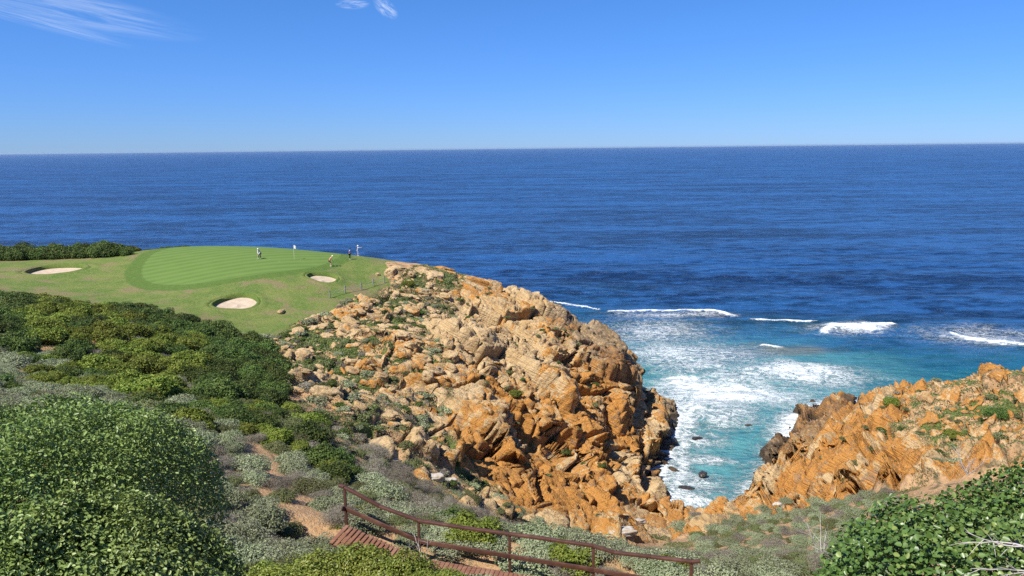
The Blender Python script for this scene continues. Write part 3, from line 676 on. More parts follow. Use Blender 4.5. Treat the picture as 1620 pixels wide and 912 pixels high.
protos('twiggy', 'dry_shrub', 'twiggy', int(7000 * Q_), (1, 1, .7), (.13, .016), lobes=18, lobe_r=.38, inner=.5)
protos('yellow', 'yellow_green_shrub', 'yellow', int(26000 * Q_), (1, 1, .9), (.042, .034), lobes=26, lobe_r=.30, tpl=LEAF6)
protos('tuft', 'cushion_plant', 'olive', 1100, (1, 1, .6), (.20, .13), lobes=9, lobe_r=.42)
protos('stuft', 'sage_cushion', 'sage', 1100, (1, 1, .55), (.18, .12), lobes=9, lobe_r=.42)
protos('dtuft', 'dark_cushion', 'dark', 1100, (1, 1, .65), (.20, .14), lobes=9, lobe_r=.42)
protos('ttuft', 'dry_cushion', 'twiggy', 1100, (1, 1, .6), (.30, .06), lobes=9, lobe_r=.42)

VG = V.reshape(NY, NX, 3)
def ground_at(x, y):
    i = np.clip(np.searchsorted(xs, x), 1, NX - 2); j = np.clip(np.searchsorted(ys, y), 1, NY - 2)
    return VG[j - 1:j + 2, i - 1:i + 2, 2].max() if y > 50 else VG[j, i, 2]
def ground_min(x, y):
    i = np.clip(np.searchsorted(xs, x), 1, NX - 2); j = np.clip(np.searchsorted(ys, y), 1, NY - 2); return VG[j, i]
def project(p):
    d = p - np.array([0, 0, CAMH]); zc = d @ _f
    return 810 + F * (d @ _r) / zc, 456 - F * (d @ _u) / zc, zc
pathg = path.reshape(NY, NX)
def hit(px, py, t0=3.0):
    d = ray(px, py); t = np.arange(t0, 190, .1); p = d[None] * t[:, None] + np.array([0, 0, CAMH])
    ii = np.clip(np.searchsorted(xs, p[:, 0]), 0, NX - 1); jj = np.clip(np.searchsorted(ys, p[:, 1]), 0, NY - 1)
    zz = VG[jj, ii, 2]; b = zz > p[:, 2]
    return p[np.argmax(b)] if b.any() else (hit(px, py + .7, t0) if py < 440 and px < 700 and t0 > 50 else None)
GREEN_OK = lambda x, y: fair.reshape(NY, NX)[np.clip(np.searchsorted(ys, y), 0, NY - 1), np.clip(np.searchsorted(xs, x), 0, NX - 1)] < .3
taken = []
def scatter(poly, yr, spec, tries, seed, sink=.25, ok=None, gap=.72, dens=None):
    """throw plants on the ground inside a region of the slope; spec = [(weight, proto, r0, r1, name, label, cat, group, parts)]"""
    rg = np.random.default_rng(seed); wts = np.array([q[0] for q in spec], float); wts /= wts.sum(); n = 0
    pl = [np.array(q) for q in poly]
    # world bounds of the region
    hs = [hit(px, py) for px, py in poly]; hs = [h for h in hs if h is not None]
    x0, x1 = min(h[0] for h in hs) - 2, max(h[0] for h in hs) + 2
    y0, y1 = max(yr[0], min(h[1] for h in hs) - 3), min(yr[1], max(h[1] for h in hs) + 3)
    for _ in range(tries):
        x, y = rg.uniform(x0, x1), rg.uniform(y0, y1)
        i = int(np.clip(np.searchsorted(xs, x), 1, NX - 2)); j = int(np.clip(np.searchsorted(ys, y), 1, NY - 2))
        p = VG[j, i]; u, v, zc = project(p)
        if not in_poly(np.array([u]), np.array([v]), poly)[0]: continue
        if pathg[j, i] > .2 or p[2] < 1.5 or not GREEN_OK(x, y): continue
        if ok is not None and not ok(p, i, j): continue
        q = spec[rg.choice(len(spec), p=wts)]; r = rg.uniform(q[2], q[3])
        if any(abs(a - x) < (b_ + r) * gap and abs(b - y) < (b_ + r) * gap and math.hypot(a - x, b - y) < (b_ + r) * gap for a, b, b_ in taken): continue
        taken.append((x, y, r)); n += 1
        place_shrub(q[4], PR[q[1]][rg.integers(3)], (p[0], p[1], p[2] - sink * r * .6), r, rg.uniform(0, 6.28), q[5], q[6], q[7], q[8])
    return n
BR = lambda w_, a, b, lab, grp, parts=False: (w_, 'bright', a, b, 'green_shrub', lab, 'shrub', grp, parts)
DK = lambda w_, a, b, lab, grp, parts=False: (w_, 'dark', a, b, 'dark_shrub', lab, 'shrub', grp, parts)
SG = lambda w_, a, b, lab, grp, parts=False: (w_, 'sage', a, b, 'sage_shrub', lab, 'shrub', grp, parts)
OL = lambda w_, a, b, lab, grp, parts=False: (w_, 'olive', a, b, 'olive_shrub', lab, 'shrub', grp, parts)
TW = lambda w_, a, b, lab, grp, parts=False: (w_, 'twiggy', a, b, 'dry_shrub', lab, 'shrub', grp, parts)
cnt = {}
def OFFDECK(p, i, j):
    d_, l_ = deckline(np.array([p[0]]), np.array([p[1]])); on = -0.7 < d_[0] < 2.0 and p[0] > BWL[0][0] - .2
    return not on and math.hypot(p[0] + 6.25, p[1] - 4.3) > 3.9 and math.hypot(p[0] + 2.6, p[1] - 12) > 2.0
Y1 = 'bright green shrub in the dense thicket below the fairway'; D1 = 'dark green shrub in the dense thicket below the fairway'
cnt['edge'] = scatter([(-80, 436), (0, 440), (150, 456), (300, 505), (430, 562), (445, 620), (425, 640), (360, 560), (280, 530), (120, 478), (0, 470), (-80, 470)], (44, 100), [DK(1, 1.3, 2.2, D1, 'dark shrubs of the hillside thicket')], 3500, 1, gap=.55)
cnt['edge2'] = scatter([(330, 530), (425, 560), (440, 640), (330, 640)], (44, 100), [DK(1, 1.2, 1.9, D1, 'dark shrubs of the hillside thicket')], 2500, 2, gap=.55)
cnt['thick'] = scatter([(60, 480), (160, 478), (330, 545), (360, 640), (230, 640), (80, 560), (30, 520)], (36, 90), [BR(5, 1.0, 1.9, Y1, 'bright shrubs of the hillside thicket'), DK(1.4, .9, 1.5, D1, 'dark shrubs of the hillside thicket'), TW(.35, .7, 1.0, 'grey leafless shrub among the green thicket', 'leafless shrubs in the thicket')], 5000, 3, gap=.55)
cnt['left'] = scatter([(-80, 470), (60, 480), (30, 520), (80, 560), (-80, 560)], (36, 90), [DK(3, 1.0, 1.8, D1, 'dark shrubs of the hillside thicket'), OL(1, .9, 1.4, 'olive shrub at the left end of the thicket', 'olive shrubs of the thicket')], 2500, 4, gap=.55)
S3 = 'pale sage shrub low on the near side of the thicket'
cnt['sage3'] = scatter([(-80, 555), (90, 560), (230, 640), (330, 640), (330, 660), (200, 640), (0, 620), (-80, 620)], (20, 60), [SG(3, .7, 1.4, S3, 'sage shrubs below the thicket'), DK(.8, .7, 1.2, D1, 'dark shrubs of the hillside thicket'), BR(.6, .6, 1.0, Y1, 'bright shrubs of the hillside thicket')], 3500, 5, gap=.6)
cnt['mid'] = scatter([(200, 630), (330, 625), (440, 640), (520, 700), (540, 740), (430, 700), (330, 690), (220, 650)], (22, 55), [BR(1.6, .6, 1.2, 'bright green shrub beside the head of the sandy path', 'bright shrubs near the path'), DK(1, .7, 1.3, 'dark green shrub on the edge of the gully above the path', 'dark shrubs above the gully'), OL(1.6, .6, 1.2, 'olive shrub near the head of the sandy path', 'olive shrubs near the path'), TW(.6, .6, 1.0, 'dry grey-brown shrub near the head of the sandy path', 'dry shrubs near the path')], 3500, 6, gap=.6)
cnt['spur'] = scatter([(420, 650), (500, 665), (530, 720), (560, 770), (520, 760), (440, 700)], (26, 50), [DK(2, .8, 1.3, 'dark green shrub on the edge of the gully above the path', 'dark shrubs above the gully'), BR(.7, .6, .9, 'bright green shrub beside the head of the sandy path', 'bright shrubs near the path')], 1500, 61, gap=.6)
cnt['sage5'] = scatter([(280, 680), (400, 690), (560, 740), (700, 912), (500, 912), (370, 912), (330, 780), (280, 720)], (9, 33), [SG(5, .6, 1.1, 'sage green shrub beside the sandy path', 'sage shrubs beside the path', True), OL(1, .4, .8, 'olive shrub beside the sandy path', 'olive shrubs beside the path', True), TW(.5, .4, .7, 'dry grey shrub beside the sandy path', 'dry shrubs beside the path', True)], 6000, 7, gap=.66, ok=OFFDECK)
W_ = {'s4': 'between the near bush and the thicket', 's5': 'close beside the boardwalk'}
for a_, pl_, yr_, sd_ in (('s4', [(150, 690), (330, 760), (480, 912), (430, 980), (150, 940)], (8.5, 24), 73), ('s4', [(-80, 590), (240, 632), (420, 700), (330, 800), (0, 700)], (8.5, 42), 71), ('s5', [(480, 780), (1120, 880), (1300, 960), (480, 960)], (13.5, 24), 72)):
    cnt[a_ + str(sd_)] = scatter(pl_, yr_, [SG(3, .65, 1.2, 'sage green shrub between the big left bush and the thicket' if a_ == 's4' else 'sage green shrub close beside the boardwalk', 'sage shrubs ' + W_[a_], True), OL(.5, .4, .9, 'olive shrub between the big left bush and the thicket' if a_ == 's4' else 'olive shrub close beside the boardwalk', 'olive shrubs ' + W_[a_], True), TW(.6, .4, .8, 'dry grey shrub between the big left bush and the thicket' if a_ == 's4' else 'dry grey shrub close beside the boardwalk', 'dry shrubs ' + W_[a_], True)], 6000, sd_, gap=.52, ok=OFFDECK)
G6 = 'low grey-green shrub on the slope below the boardwalk'
cnt['dry6'] = scatter([(560, 712), (640, 715), (760, 800), (790, 850), (700, 840), (600, 790)], (23, 48), [TW(2, .6, 1.1, 'dry mauve-grey shrub on the slope behind the handrail', 'dry shrubs behind the handrail'), OL(1, .4, .8, 'olive shrub on the slope behind the handrail', 'olive shrubs behind the handrail')], 2500, 8, gap=.62)
cnt['g6'] = scatter([(560, 760), (800, 790), (1010, 880), (1110, 880), (1110, 960), (560, 960)], (21.5, 60), [(3, 'sage', .5, 1.0, 'grey_green_shrub', G6, 'shrub', 'grey-green shrubs below the boardwalk', False), OL(1.2, .35, .7, 'olive shrub on the slope below the boardwalk', 'olive shrubs below the boardwalk'), TW(.5, .45, .9, 'dry twiggy shrub on the slope below the boardwalk', 'dry shrubs below the boardwalk')], 4200, 9, gap=.72)
cnt['g7'] = scatter([(1100, 800), (1250, 790), (1420, 780), (1420, 960), (1100, 960)], (20, 75), [(3, 'sage', .55, 1.1, 'grey_green_shrub', 'grey-green shrub on the terrace right of the boardwalk', 'shrub', 'grey-green shrubs on the terrace', False), OL(1, .4, .8, 'olive shrub on the terrace right of the boardwalk', 'olive shrubs on the terrace'), TW(.8, .5, 1.0, 'dry brown shrub on the terrace right of the boardwalk', 'dry shrubs on the terrace')], 3500, 10, gap=.70)
cu = lambda k, w_, a, b, nm, lab, grp: (w_, k, a, b, nm, lab, 'plant', grp, False)
rockg = rock.reshape(NY, NX)
cnt['h8'] = scatter([(400, 500), (470, 500), (620, 440), (720, 470), (800, 600), (800, 780), (860, 850), (760, 800), (600, 740), (470, 660), (400, 570)], (40, 118), [cu('stuft', 3, .35, 1.1, 'sage_cushion', 'sage green cushion plant among the rocks of the shoulder', 'sage cushions on the rocky shoulder'), cu('tuft', 3, .35, 1.0, 'olive_cushion', 'olive cushion plant among the rocks of the shoulder', 'olive cushions on the rocky shoulder'), cu('dtuft', 1.6, .3, .8, 'dark_cushion', 'dark green cushion plant among the rocks of the shoulder', 'dark cushions on the rocky shoulder'), cu('ttuft', 1.6, .3, .8, 'dry_cushion', 'dry grey cushion plant among the rocks of the shoulder', 'dry cushions on the rocky shoulder')], 5200, 11, ok=lambda p, i, j: rockg[j, i] < .6, gap=.85)
cnt['h8b'] = scatter([(640, 440), (760, 450), (900, 500), (990, 700), (960, 830), (800, 700)], (50, 125), [cu('tuft', 2, .25, .6, 'olive_cushion', 'olive cushion plant wedged in the bare headland cliff', 'cushions on the headland cliff'), cu('dtuft', .5, .3, .7, 'dark_cushion', 'dark green cushion plant wedged in the bare headland cliff', 'dark cushions on the headland cliff')], 260, 12, ok=lambda p, i, j: slope.reshape(NY, NX)[j, i] < 1.1, gap=1.1)
cnt['h9'] = scatter([(1250, 760), (1300, 650), (1450, 600), (1640, 570), (1640, 740), (1500, 750), (1400, 790)], (48, 112), [cu('tuft', 2, .35, .9, 'olive_cushion', 'olive cushion plant on the orange rock point', 'olive cushions on the rock point'), cu('stuft', 1.2, .35, .9, 'sage_cushion', 'sage cushion plant on the orange rock point', 'sage cushions on the rock point'), cu('dtuft', .8, .4, .9, 'dark_cushion', 'dark green cushion plant on the orange rock point', 'dark cushions on the rock point'), cu('ttuft', .5, .3, .7, 'dry_cushion', 'dry grey cushion plant on the orange rock point', 'dry cushions on the rock point')], 620, 13, ok=lambda p, i, j: slope.reshape(NY, NX)[j, i] < 1.5, gap=1.0)
# the hedge behind the fairway
rg = np.random.default_rng(77); k_ = 0
for px in np.arange(-60, 208, 7.5):
    for row in range(2):
        c = W(px + rg.uniform(-3, 3), 409 - row * 3.5 + (2 if px < 40 else 0), 28.0)
        r = rg.uniform(1.5, 2.4) * (1 if px < 185 else .6); k_ += 1
        place_shrub('dark_shrub', PR['dark' if rg.uniform() < .8 else 'bright'][rg.integers(3)], (c[0], c[1] + row * 2, ground_min(c[0], c[1])[2] - .3), r, rg.uniform(0, 6.28), 'dark green shrub in the hedge between fairway and sea', 'shrub', 'shrubs of the hedge behind the fairway', sz=r * rg.uniform(1.0, 1.35))
for px in np.arange(222, 286, 7):
    c = W(px, 403 - (px - 222) * .05, 27.9)
    place_shrub('dark_shrub', PR['dark'][rg.integers(3)], (c[0], c[1] + 2.5, ground_min(c[0], c[1] + 2.5)[2] - .5), rg.uniform(.7, 1.0), rg.uniform(0, 6.28), 'low dark shrub just behind the far edge of the putting green', 'shrub', 'low shrubs behind the putting green')
print('PLANTS', cnt, k_)

# bushes singled out in the photograph
def lone(name, key, px, py, r, label, sz=None, dy=0, dep=None):
    h = hit(px, py)
    if dep: h = WD(px, py, dep); h[2] = ground_min(h[0], h[1])[2]
    if h is None: return
    return place_shrub(name, PR[key][int(px) % 3], (h[0], h[1] + dy, h[2] - .15 * r), r, px * .7, label, 'shrub', None, True, sz)
lone('sage_shrub', 'sage', 78, 585, 1.35, 'rounded pale sage shrub standing alone on sand at the foot of the thicket')
lone('green_shrub', 'bright', 560, 775, .75, 'bright green shrub right behind the first post of the handrail', dep=22.6)
lone('green_shrub', 'bright', 745, 880, .95, 'bright green shrub behind the handrail between its second and third posts', dep=22.6)
lone('dark_shrub', 'dark', 715, 868, .8, 'dark green shrub behind the second post of the handrail', dep=24)
lone('green_shrub', 'bright', 905, 925, .9, 'bright green shrub at the bottom edge below the handrail', dep=21.6)
lone('green_shrub', 'bright', 1055, 905, .8, 'bright green shrub behind the last bay of the handrail', dep=22.0)
lone('green_shrub', 'bright', 1410, 640, 1.3, 'bright green shrub high on the orange rock point')
lone('dark_shrub', 'dark', 1575, 660, 1.4, 'dark green shrub at the right end of the rock point')
lone('green_shrub', 'bright', 1505, 690, 1.1, 'bright green shrub halfway down the orange rock point')
lone('green_shrub', 'bright', 815, 625, .95, 'green shrub in a cleft of the headland cliff')
lone('green_shrub', 'bright', 645, 452, 1.1, 'green shrub beside pale boulders at the seaward end of the golf grass')
lone('sage_shrub', 'sage', 1075, 838, 1.5, 'broad sage shrub in front of the orange rocks at the head of the inlet')
lone('dry_shrub', 'twiggy', 1098, 818, .9, 'dry grey shrub on the orange rocks at the head of the inlet')

# the three near bushes, built leaf by leaf over a lumpy canopy
def canopy_bush(name, label, cx_, cy_, rx, ry, top, n, leaf, kind, seed, tpl, ang=0.0, thick=.30, skirt=1.3, lumps=.22, twn=10):
    rg = np.random.default_rng(seed)
    q = rg.uniform(-1, 1, (int(n * 1.5), 2)); q = q[(q ** 2).sum(1) < 1][:n]; q = q * ((q ** 2).sum(1)[:, None] ** -.09)
    rr = np.sqrt((q ** 2).sum(1)); ca, sa_ = math.cos(ang), math.sin(ang)
    x = cx_ + (q[:, 0] * rx * ca - q[:, 1] * ry * sa_); y = cy_ + (q[:, 0] * rx * sa_ + q[:, 1] * ry * ca)
    pz = np.c_[x, y, np.zeros(len(x))]
    th_ = np.arctan2(q[:, 1], q[:, 0]); edge_ = 1 + .07 * np.sin(3 * th_ + seed) + .05 * np.sin(5 * th_ + 2 * seed) + .03 * np.sin(11 * th_)
    x = cx_ + (x - cx_) * edge_; y = cy_ + (y - cy_) * edge_
    hgt = skirt * np.sqrt(np.maximum(0, 1 - rr ** 3.4))
    bump = lumps * fbm(pz * 1.5, 3, seed) + .22 * fbm(pz * .55, 2, seed + 5) + .10 * fbm(pz * 4.5, 2, seed + 1)
    z = top - skirt + hgt + bump * 1.4 - np.where(rg.uniform(size=len(x)) < .72, rg.uniform(0, 1, len(x)) ** 1.6 * thick, rg.uniform(0, 1.15, len(x)))
    p = np.c_[x, y, z]; p += rg.normal(size=p.shape) * .02
    out = np.c_[(x - cx_) / rx ** 2, (y - cy_) / ry ** 2, np.full(len(x), .5 / skirt)]; out /= np.linalg.norm(out, axis=1)[:, None]
    nv = out * .7 + rg.normal(size=p.shape) * .62 + np.array([0, 0, .35])
    p -= np.array([cx_, cy_, top - skirt])
    o = bpy.data.objects.new(name, None); C.objects.link(o); o.location = (cx_, cy_, top - skirt)
    new_obj('foliage', leaves_mesh('foliage', p, nv, leaf[0], leaf[1], tpl, rg), o, LM[kind])
    v, f = tube_np(*twigs(rg, twn, (rx * .8, ry * .8, skirt * .95), .018, up=.25, start=(0, 0, -.5)))
    new_obj('branch', np_mesh('branch', v, f), o, BARK)
    return tag(o, label, 'bush')
canopy_bush('succulent_bush', 'large grey-green bush of small thick leaves filling the lower left corner', -6.15, 4.2, 4.15, 4.05, 42.88, int(420000 * Q_), (.040, .022), 'succulent', 501, LEAF6, ang=.05, thick=.62, skirt=1.5, lumps=.22)
canopy_bush('succulent_bush', 'smaller grey-green bush leaning on the right flank of the big left bush', -2.95, 4.9, 1.0, 1.35, 42.25, int(60000 * Q_), (.038, .022), 'succulent', 511, LEAF6, thick=.5, skirt=1.3, lumps=.2, twn=6)
canopy_bush('glossy_bush', 'glossy green bush of round leaves filling the lower right corner', 4.75, 4.35, 2.75, 2.1, 42.65, int(82000 * Q_), (.040, .035), 'glossy', 502, LEAF6, ang=.10, thick=.40, skirt=1.15, lumps=.16)
for i, (px, py, dep, r, lb) in enumerate(((455, 885, 12.2, 1.0, 'yellow-green bush nearest the big left bush, below the sandy path'), (545, 868, 12.4, 1.05, 'yellow-green bush hiding the middle of the boardwalk deck'), (625, 885, 12.0, .9, 'yellow-green bush on the bottom edge between the two seen bits of deck'), (690, 905, 11.6, .6, 'small yellow-green bush at the right end of its row'), (400, 905, 11.0, .8, 'yellow-green bush half under the big left bush'))):
    t_ = WD(px, py + (8 if px < 660 else 4), dep); g = ground_at(t_[0], t_[1]); hgt = max(.5, t_[2] - g)
    place_shrub('yellow_green_bush', PR['yellow'][i % 3], (t_[0], t_[1], t_[2] - r * .95), r, i * 1.3, lb, 'bush', None, True)
for i, (x_, y_, r_, k_p, lb) in enumerate(((-2.0, 7.3, .75, 'sage', 'sage shrub in the shade right beside the big left bush'), (-1.75, 5.9, .7, 'olive', 'olive shrub against the lower right flank of the big left bush'), (-2.7, 8.9, .8, 'sage', 'sage shrub just above the right flank of the big left bush'), (-1.2, 7.0, .6, 'sage', 'sage shrub between the big left bush and the yellow-green bushes'), (-1.1, 5.4, .55, 'sage', 'small sage shrub on the bottom edge beside the big left bush'), (-2.3, 5.2, .7, 'olive', 'olive shrub tucked under the edge of the big left bush'))):
    g_ = ground_min(x_, y_)[2]; place_shrub(k_p + '_shrub', PR[k_p][i % 3], (x_, y_, g_ - .1), r_, i * 1.9, lb, 'shrub', None, True)
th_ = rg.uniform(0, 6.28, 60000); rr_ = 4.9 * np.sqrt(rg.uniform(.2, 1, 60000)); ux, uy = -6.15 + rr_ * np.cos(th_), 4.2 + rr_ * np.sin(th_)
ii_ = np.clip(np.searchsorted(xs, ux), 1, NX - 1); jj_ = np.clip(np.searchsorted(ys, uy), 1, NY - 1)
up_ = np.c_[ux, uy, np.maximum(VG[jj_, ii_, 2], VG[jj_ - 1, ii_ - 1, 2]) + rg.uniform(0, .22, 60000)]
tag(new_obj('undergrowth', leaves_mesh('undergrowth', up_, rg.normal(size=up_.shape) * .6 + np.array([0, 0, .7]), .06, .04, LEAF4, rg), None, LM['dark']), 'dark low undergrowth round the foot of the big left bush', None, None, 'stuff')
# bare grey branches standing out of the right-hand bush
rg = np.random.default_rng(31)
def dead_branch(name, label, start, dirn, n, L, r0, seed):
    rg = np.random.default_rng(seed); Ps, Rs = [], []
    for _ in range(n):
        d = np.array(dirn) + rg.normal(size=3) * .33; d /= np.linalg.norm(d); q = [np.zeros(3)]; l_ = L * rg.uniform(.5, 1)
        for i in range(7): d = d + rg.normal(size=3) * .13; d /= np.linalg.norm(d); q.append(q[-1] + d * l_ / 7)
        Ps.append(q); Rs.append(np.linspace(r0, r0 * .25, 8))
        for i in range(1, 7):
            e = d + rg.normal(size=3) * .7; e /= np.linalg.norm(e); ll = l_ * rg.uniform(.15, .4)
            Ps.append([q[i], q[i] + e * ll * .5, q[i] + e * ll + rg.normal(size=3) * ll * .1]); Rs.append([r0 * .45, r0 * .3, r0 * .12])
    v, f = tube_np(Ps, Rs); o = new_obj(name, np_mesh(name, v, f), None, DEADM); o.location = start; tag(o, label, 'branch'); return o
m_, n_ = material('dead_wood'); DEADM = m_
finish(n_, n_.node('ShaderNodeBsdfPrincipled', {'Base Color': n_.mix(n_.noise(n_.node('ShaderNodeTexCoord').outputs['Object'], 14, 4), (.30, .27, .24), (.55, .52, .48)), 'Roughness': .85}).outputs[0])
dead_branch('dead_branch', 'long bare grey branch lying over the glossy bush at the right edge', tuple(WD(1640, 868, 3.4)), (-1, .25, .12), 2, .34, .005, 41)
dead_branch('dead_branch', 'bare forked twig low over the glossy bush at the bottom right', tuple(WD(1640, 905, 3.3)), (-1, .1, .0), 2, .28, .004, 42)
dead_branch('dead_branch', 'tangle of bare grey twigs on the crest of the glossy bush', tuple(WD(1530, 752, 5.4)), (-.2, .1, 1), 6, .26, .003, 43)
dead_branch('dead_branch', 'pale dead stalks standing before the mid rail near the second post', tuple(WD(668, 895, 17.5)), (0, 0, 1), 5, .95, .010, 45)
dead_branch('dead_branch', 'thin grey stems rising from the terrace scrub right of the boardwalk', tuple(WD(1300, 890, 30)), (0, 0, 1), 5, 2.0, .02, 46)

# low ground cover: uncountable small leaves between the shrubs
rg = np.random.default_rng(900)
def ground_cover(name, label, mask_idx, n, ln, wd, kind, spread, seed):
    rg = np.random.default_rng(seed); k = mask_idx[rg.integers(0, len(mask_idx), n)]
    p = V[k] + np.c_[rg.normal(size=(n, 2)) * .12, rg.uniform(0, spread, n)]
    nv = rg.normal(size=(n, 3)) * .6 + np.array([0, 0, .7]); sc_ = np.clip(p[:, 1] / 40, .45, 2.2)
    me = leaves_mesh(name, p, nv, ln * sc_, wd * sc_, LEAF4, rg)
    tag(new_obj(name, me, None, LM[kind]), label, None, None, 'stuff')
uu, vv, zz = project(V)
vis = (uu > -60) & (uu < 1680) & (vv < 990) & (zz > 3)
base = vis & (zone < .6) & (fair < .2) & (path < .2) & (V[:, 2] > 2)
nzz = fbm(V / 2.2, 3, 301)
ground_cover('ground_cover', 'low olive scrub cover between the shrubs', np.where(base & (nzz > -.05) & (gy < 95) & ((gy < 21) | (gx < -9) | (nzz > .22)))[0], int(230000 * Q_), .085, .05, 'olive', .10, 1)
ground_cover('dry_litter', 'dry grey twig litter between the shrubs', np.where(base & (nzz < .08) & (nzz > -.25) & (gy < 70))[0], int(60000 * Q_), .12, .015, 'twiggy', .06, 2)
sc_i = np.where(vis & (zone > .3) & (rock < .55) & (soft > .3) & (slope < 1.3) & (gz > 4))[0]
ground_cover('scree_scrub', 'tiny green scrub growing in the cracks of the rocky shoulder', sc_i, int(90000 * Q_), .10, .06, 'olive', .12, 3)

# ------------------------------------------------------------------ loose rocks
import bmesh
def rock_mesh(name, seed, sub=4, squash=(1, .8, .6)):
    bm = bmesh.new(); bmesh.ops.create_icosphere(bm, subdivisions=sub, radius=1.0)
    v = np.array([q.co[:] for q in bm.verts]); f = np.array([[q.index for q in t.verts] for t in bm.faces]); bm.free()
    q = v * np.array([1.1, 1.1, 1.9]) + seed * 7.7
    f1, f2, r, o = voro(q, (.9, .9, .6), seed)
    n_ = v / np.linalg.norm(v, axis=1)[:, None]
    rad = .82 + .34 * (r[:, 0] - .5) + .22 * tilt(r, o) - .10 * (1 - sst(0, .16, f2 - f1)) + .10 * fbm(v * 2.2 + seed, 3, seed) + .04 * fbm(v * 8 + seed, 2, seed)
    v = n_ * rad[:, None]; v = np.sign(v) * np.abs(v) ** .72 * np.array(squash)
    me = np_mesh(name, v, f, False, {'mapa': np.tile([1., 0, 0, 0], (len(v), 1)), 'mapb': np.tile([.05 + .4 * ((seed * 37) % 10) / 10, 0, 0, 0], (len(v), 1))})
    return me
BOULD = [rock_mesh('boulder', 10 + i, 4, ((1, .8, .62), (1.2, .7, .5), (.9, .9, .75), (1.3, .9, .45))[i % 4]) for i in range(8)]
for m2 in BOULD: m2.materials.append(GROUND)
rg = np.random.default_rng(55); nb = 0; bt = []
BPOLY = [(430, 500), (520, 478), (640, 425), (700, 440), (760, 560), (700, 640), (600, 700), (500, 660), (420, 590)]
for _ in range(4000):
    if nb >= 285: break
    x, y = rg.uniform(-34, 0), rg.uniform(52, 118); p = ground_min(x, y); u, v_, zc = project(p)
    if not in_poly(np.array([u]), np.array([v_]), BPOLY)[0] or not GREEN_OK(x, y): continue
    r = .28 + 1.0 * rg.uniform() ** 3.4
    if any(math.hypot(a - x, b - y) < (c_ + r) * .8 for a, b, c_ in bt): continue
    bt.append((x, y, r)); nb += 1
    o = bpy.data.objects.new('boulder', BOULD[rg.integers(8)]); C.objects.link(o)
    o.location = (p[0], p[1], p[2] + .12 * r); o.scale = (r, r, r); o.rotation_euler = (rg.uniform(-.25, .25), rg.uniform(.1, .5), rg.uniform(-.5, .5))
    tag(o, 'tan sandstone boulder lying among grass and scrub on the rocky shoulder', 'boulder', 'boulders on the rocky shoulder')
def lone_rock(px, py, r, label, mat=None, dz=.1, name='boulder', rz=None, sc3=(1, 1, 1), z0=None):
    h = hit(px, py) if z0 is None else W(px, py, z0)
    o = bpy.data.objects.new(name, BOULD[int(px) % 8]); C.objects.link(o)
    o.location = (h[0], h[1], h[2] + dz); o.scale = (r * sc3[0], r * sc3[1], r * sc3[2]); o.rotation_euler = (0, .1, px * .3 if rz is None else rz)
    if mat is not None:
        o.data = o.data.copy(); o.data.materials.clear(); o.data.materials.append(mat)
    return tag(o, label, 'rock' if 'sea' in name else 'boulder')
lone_rock(618, 432, 1.1, 'pair-forming orange boulder at the seaward end of the golf grass, inner of the two')
lone_rock(629, 428, 1.3, 'pale boulder at the seaward end of the golf grass, outer of the two')
lone_rock(598, 436, .45, 'small round boulder alone on the golf grass above the rope fence')
lone_rock(445, 495, .7, 'small pale boulder on the lower edge of the rough, left of the scrub patch')
lone_rock(512, 520, .9, 'long flat boulder half sunk in grass below the rough')
def plain(name, c1, c2, sc_=4, rough=.85, spec=.3):
    m, n = material(name); pos = n.node('ShaderNodeTexCoord').outputs['Object']
    nz = n.noise(pos, sc_, 6, .65)
    b = n.node('ShaderNodeBump', {'Strength': .6, 'Distance': .06, 'Height': n.noise(pos, sc_ * 2.5, 5, .65)}).outputs[0]
    finish(n, n.node('ShaderNodeBsdfPrincipled', {'Base Color': n.mix(n.ramp(nz, .35, .65), c1, c2), 'Roughness': rough, 'Specular IOR Level': spec, 'Normal': b}).outputs[0]); return m
WETR = plain('wet_rock', (.022, .018, .014), (.06, .045, .032), 3, .35, .38); WHITER = plain('white_lichen_rock', (.50, .47, .42), (.36, .28, .19), 2.5)
lone_rock(1193, 674, 1.35, 'low dark rock awash near the foot of the rock point', WETR, 0, 'sea_rock', .2, (1.15, .7, .42), 0)
lone_rock(1112, 752, .85, 'small round brown rock standing in the middle of the inlet', WETR, .1, 'sea_rock', 1, (1, .9, .7), 0)
lone_rock(1086, 774, 1.15, 'flat dark rock in the inlet near the left cliff', WETR, 0, 'sea_rock', 2.9, (1.2, .8, .45), 0)
lone_rock(1078, 801, .6, 'small dark rock in the foam at the head of the inlet', WETR, 0, 'sea_rock', .4, (1.2, .8, .4), 0)
lone_rock(1103, 692, .7, 'submerged brown rock just breaking the water beside the left cliff', WETR, -.1, 'sea_rock', .4, (1.2, .8, .35), 0)
lone_rock(1275, 584, 1.0, 'tiny dark rock inside the white surf offshore of the rock point', WETR, 0, 'sea_rock', .4, (1.5, .8, .4), 0)
for px, py, r, lb in ((617, 730, .5, 'small white rock above the dry scrub'), (688, 757, .75, 'white-topped rock below the orange beds of the headland'), (712, 762, .6, 'white-topped rock right of the largest white one'), (985, 842, 1.0, 'white-crusted rock at the mouth of the gully'), (1005, 826, .8, 'white-crusted rock beside the foam at the head of the inlet'), (1230, 800, .6, 'small whitish rock at the foot of the rock point'), (855, 800, .7, 'long pale rock at the lower edge of the headland cliff')):
    lone_rock(px, py, r, lb, WHITER, 0, 'boulder', .3, (1.2, .8, .8))

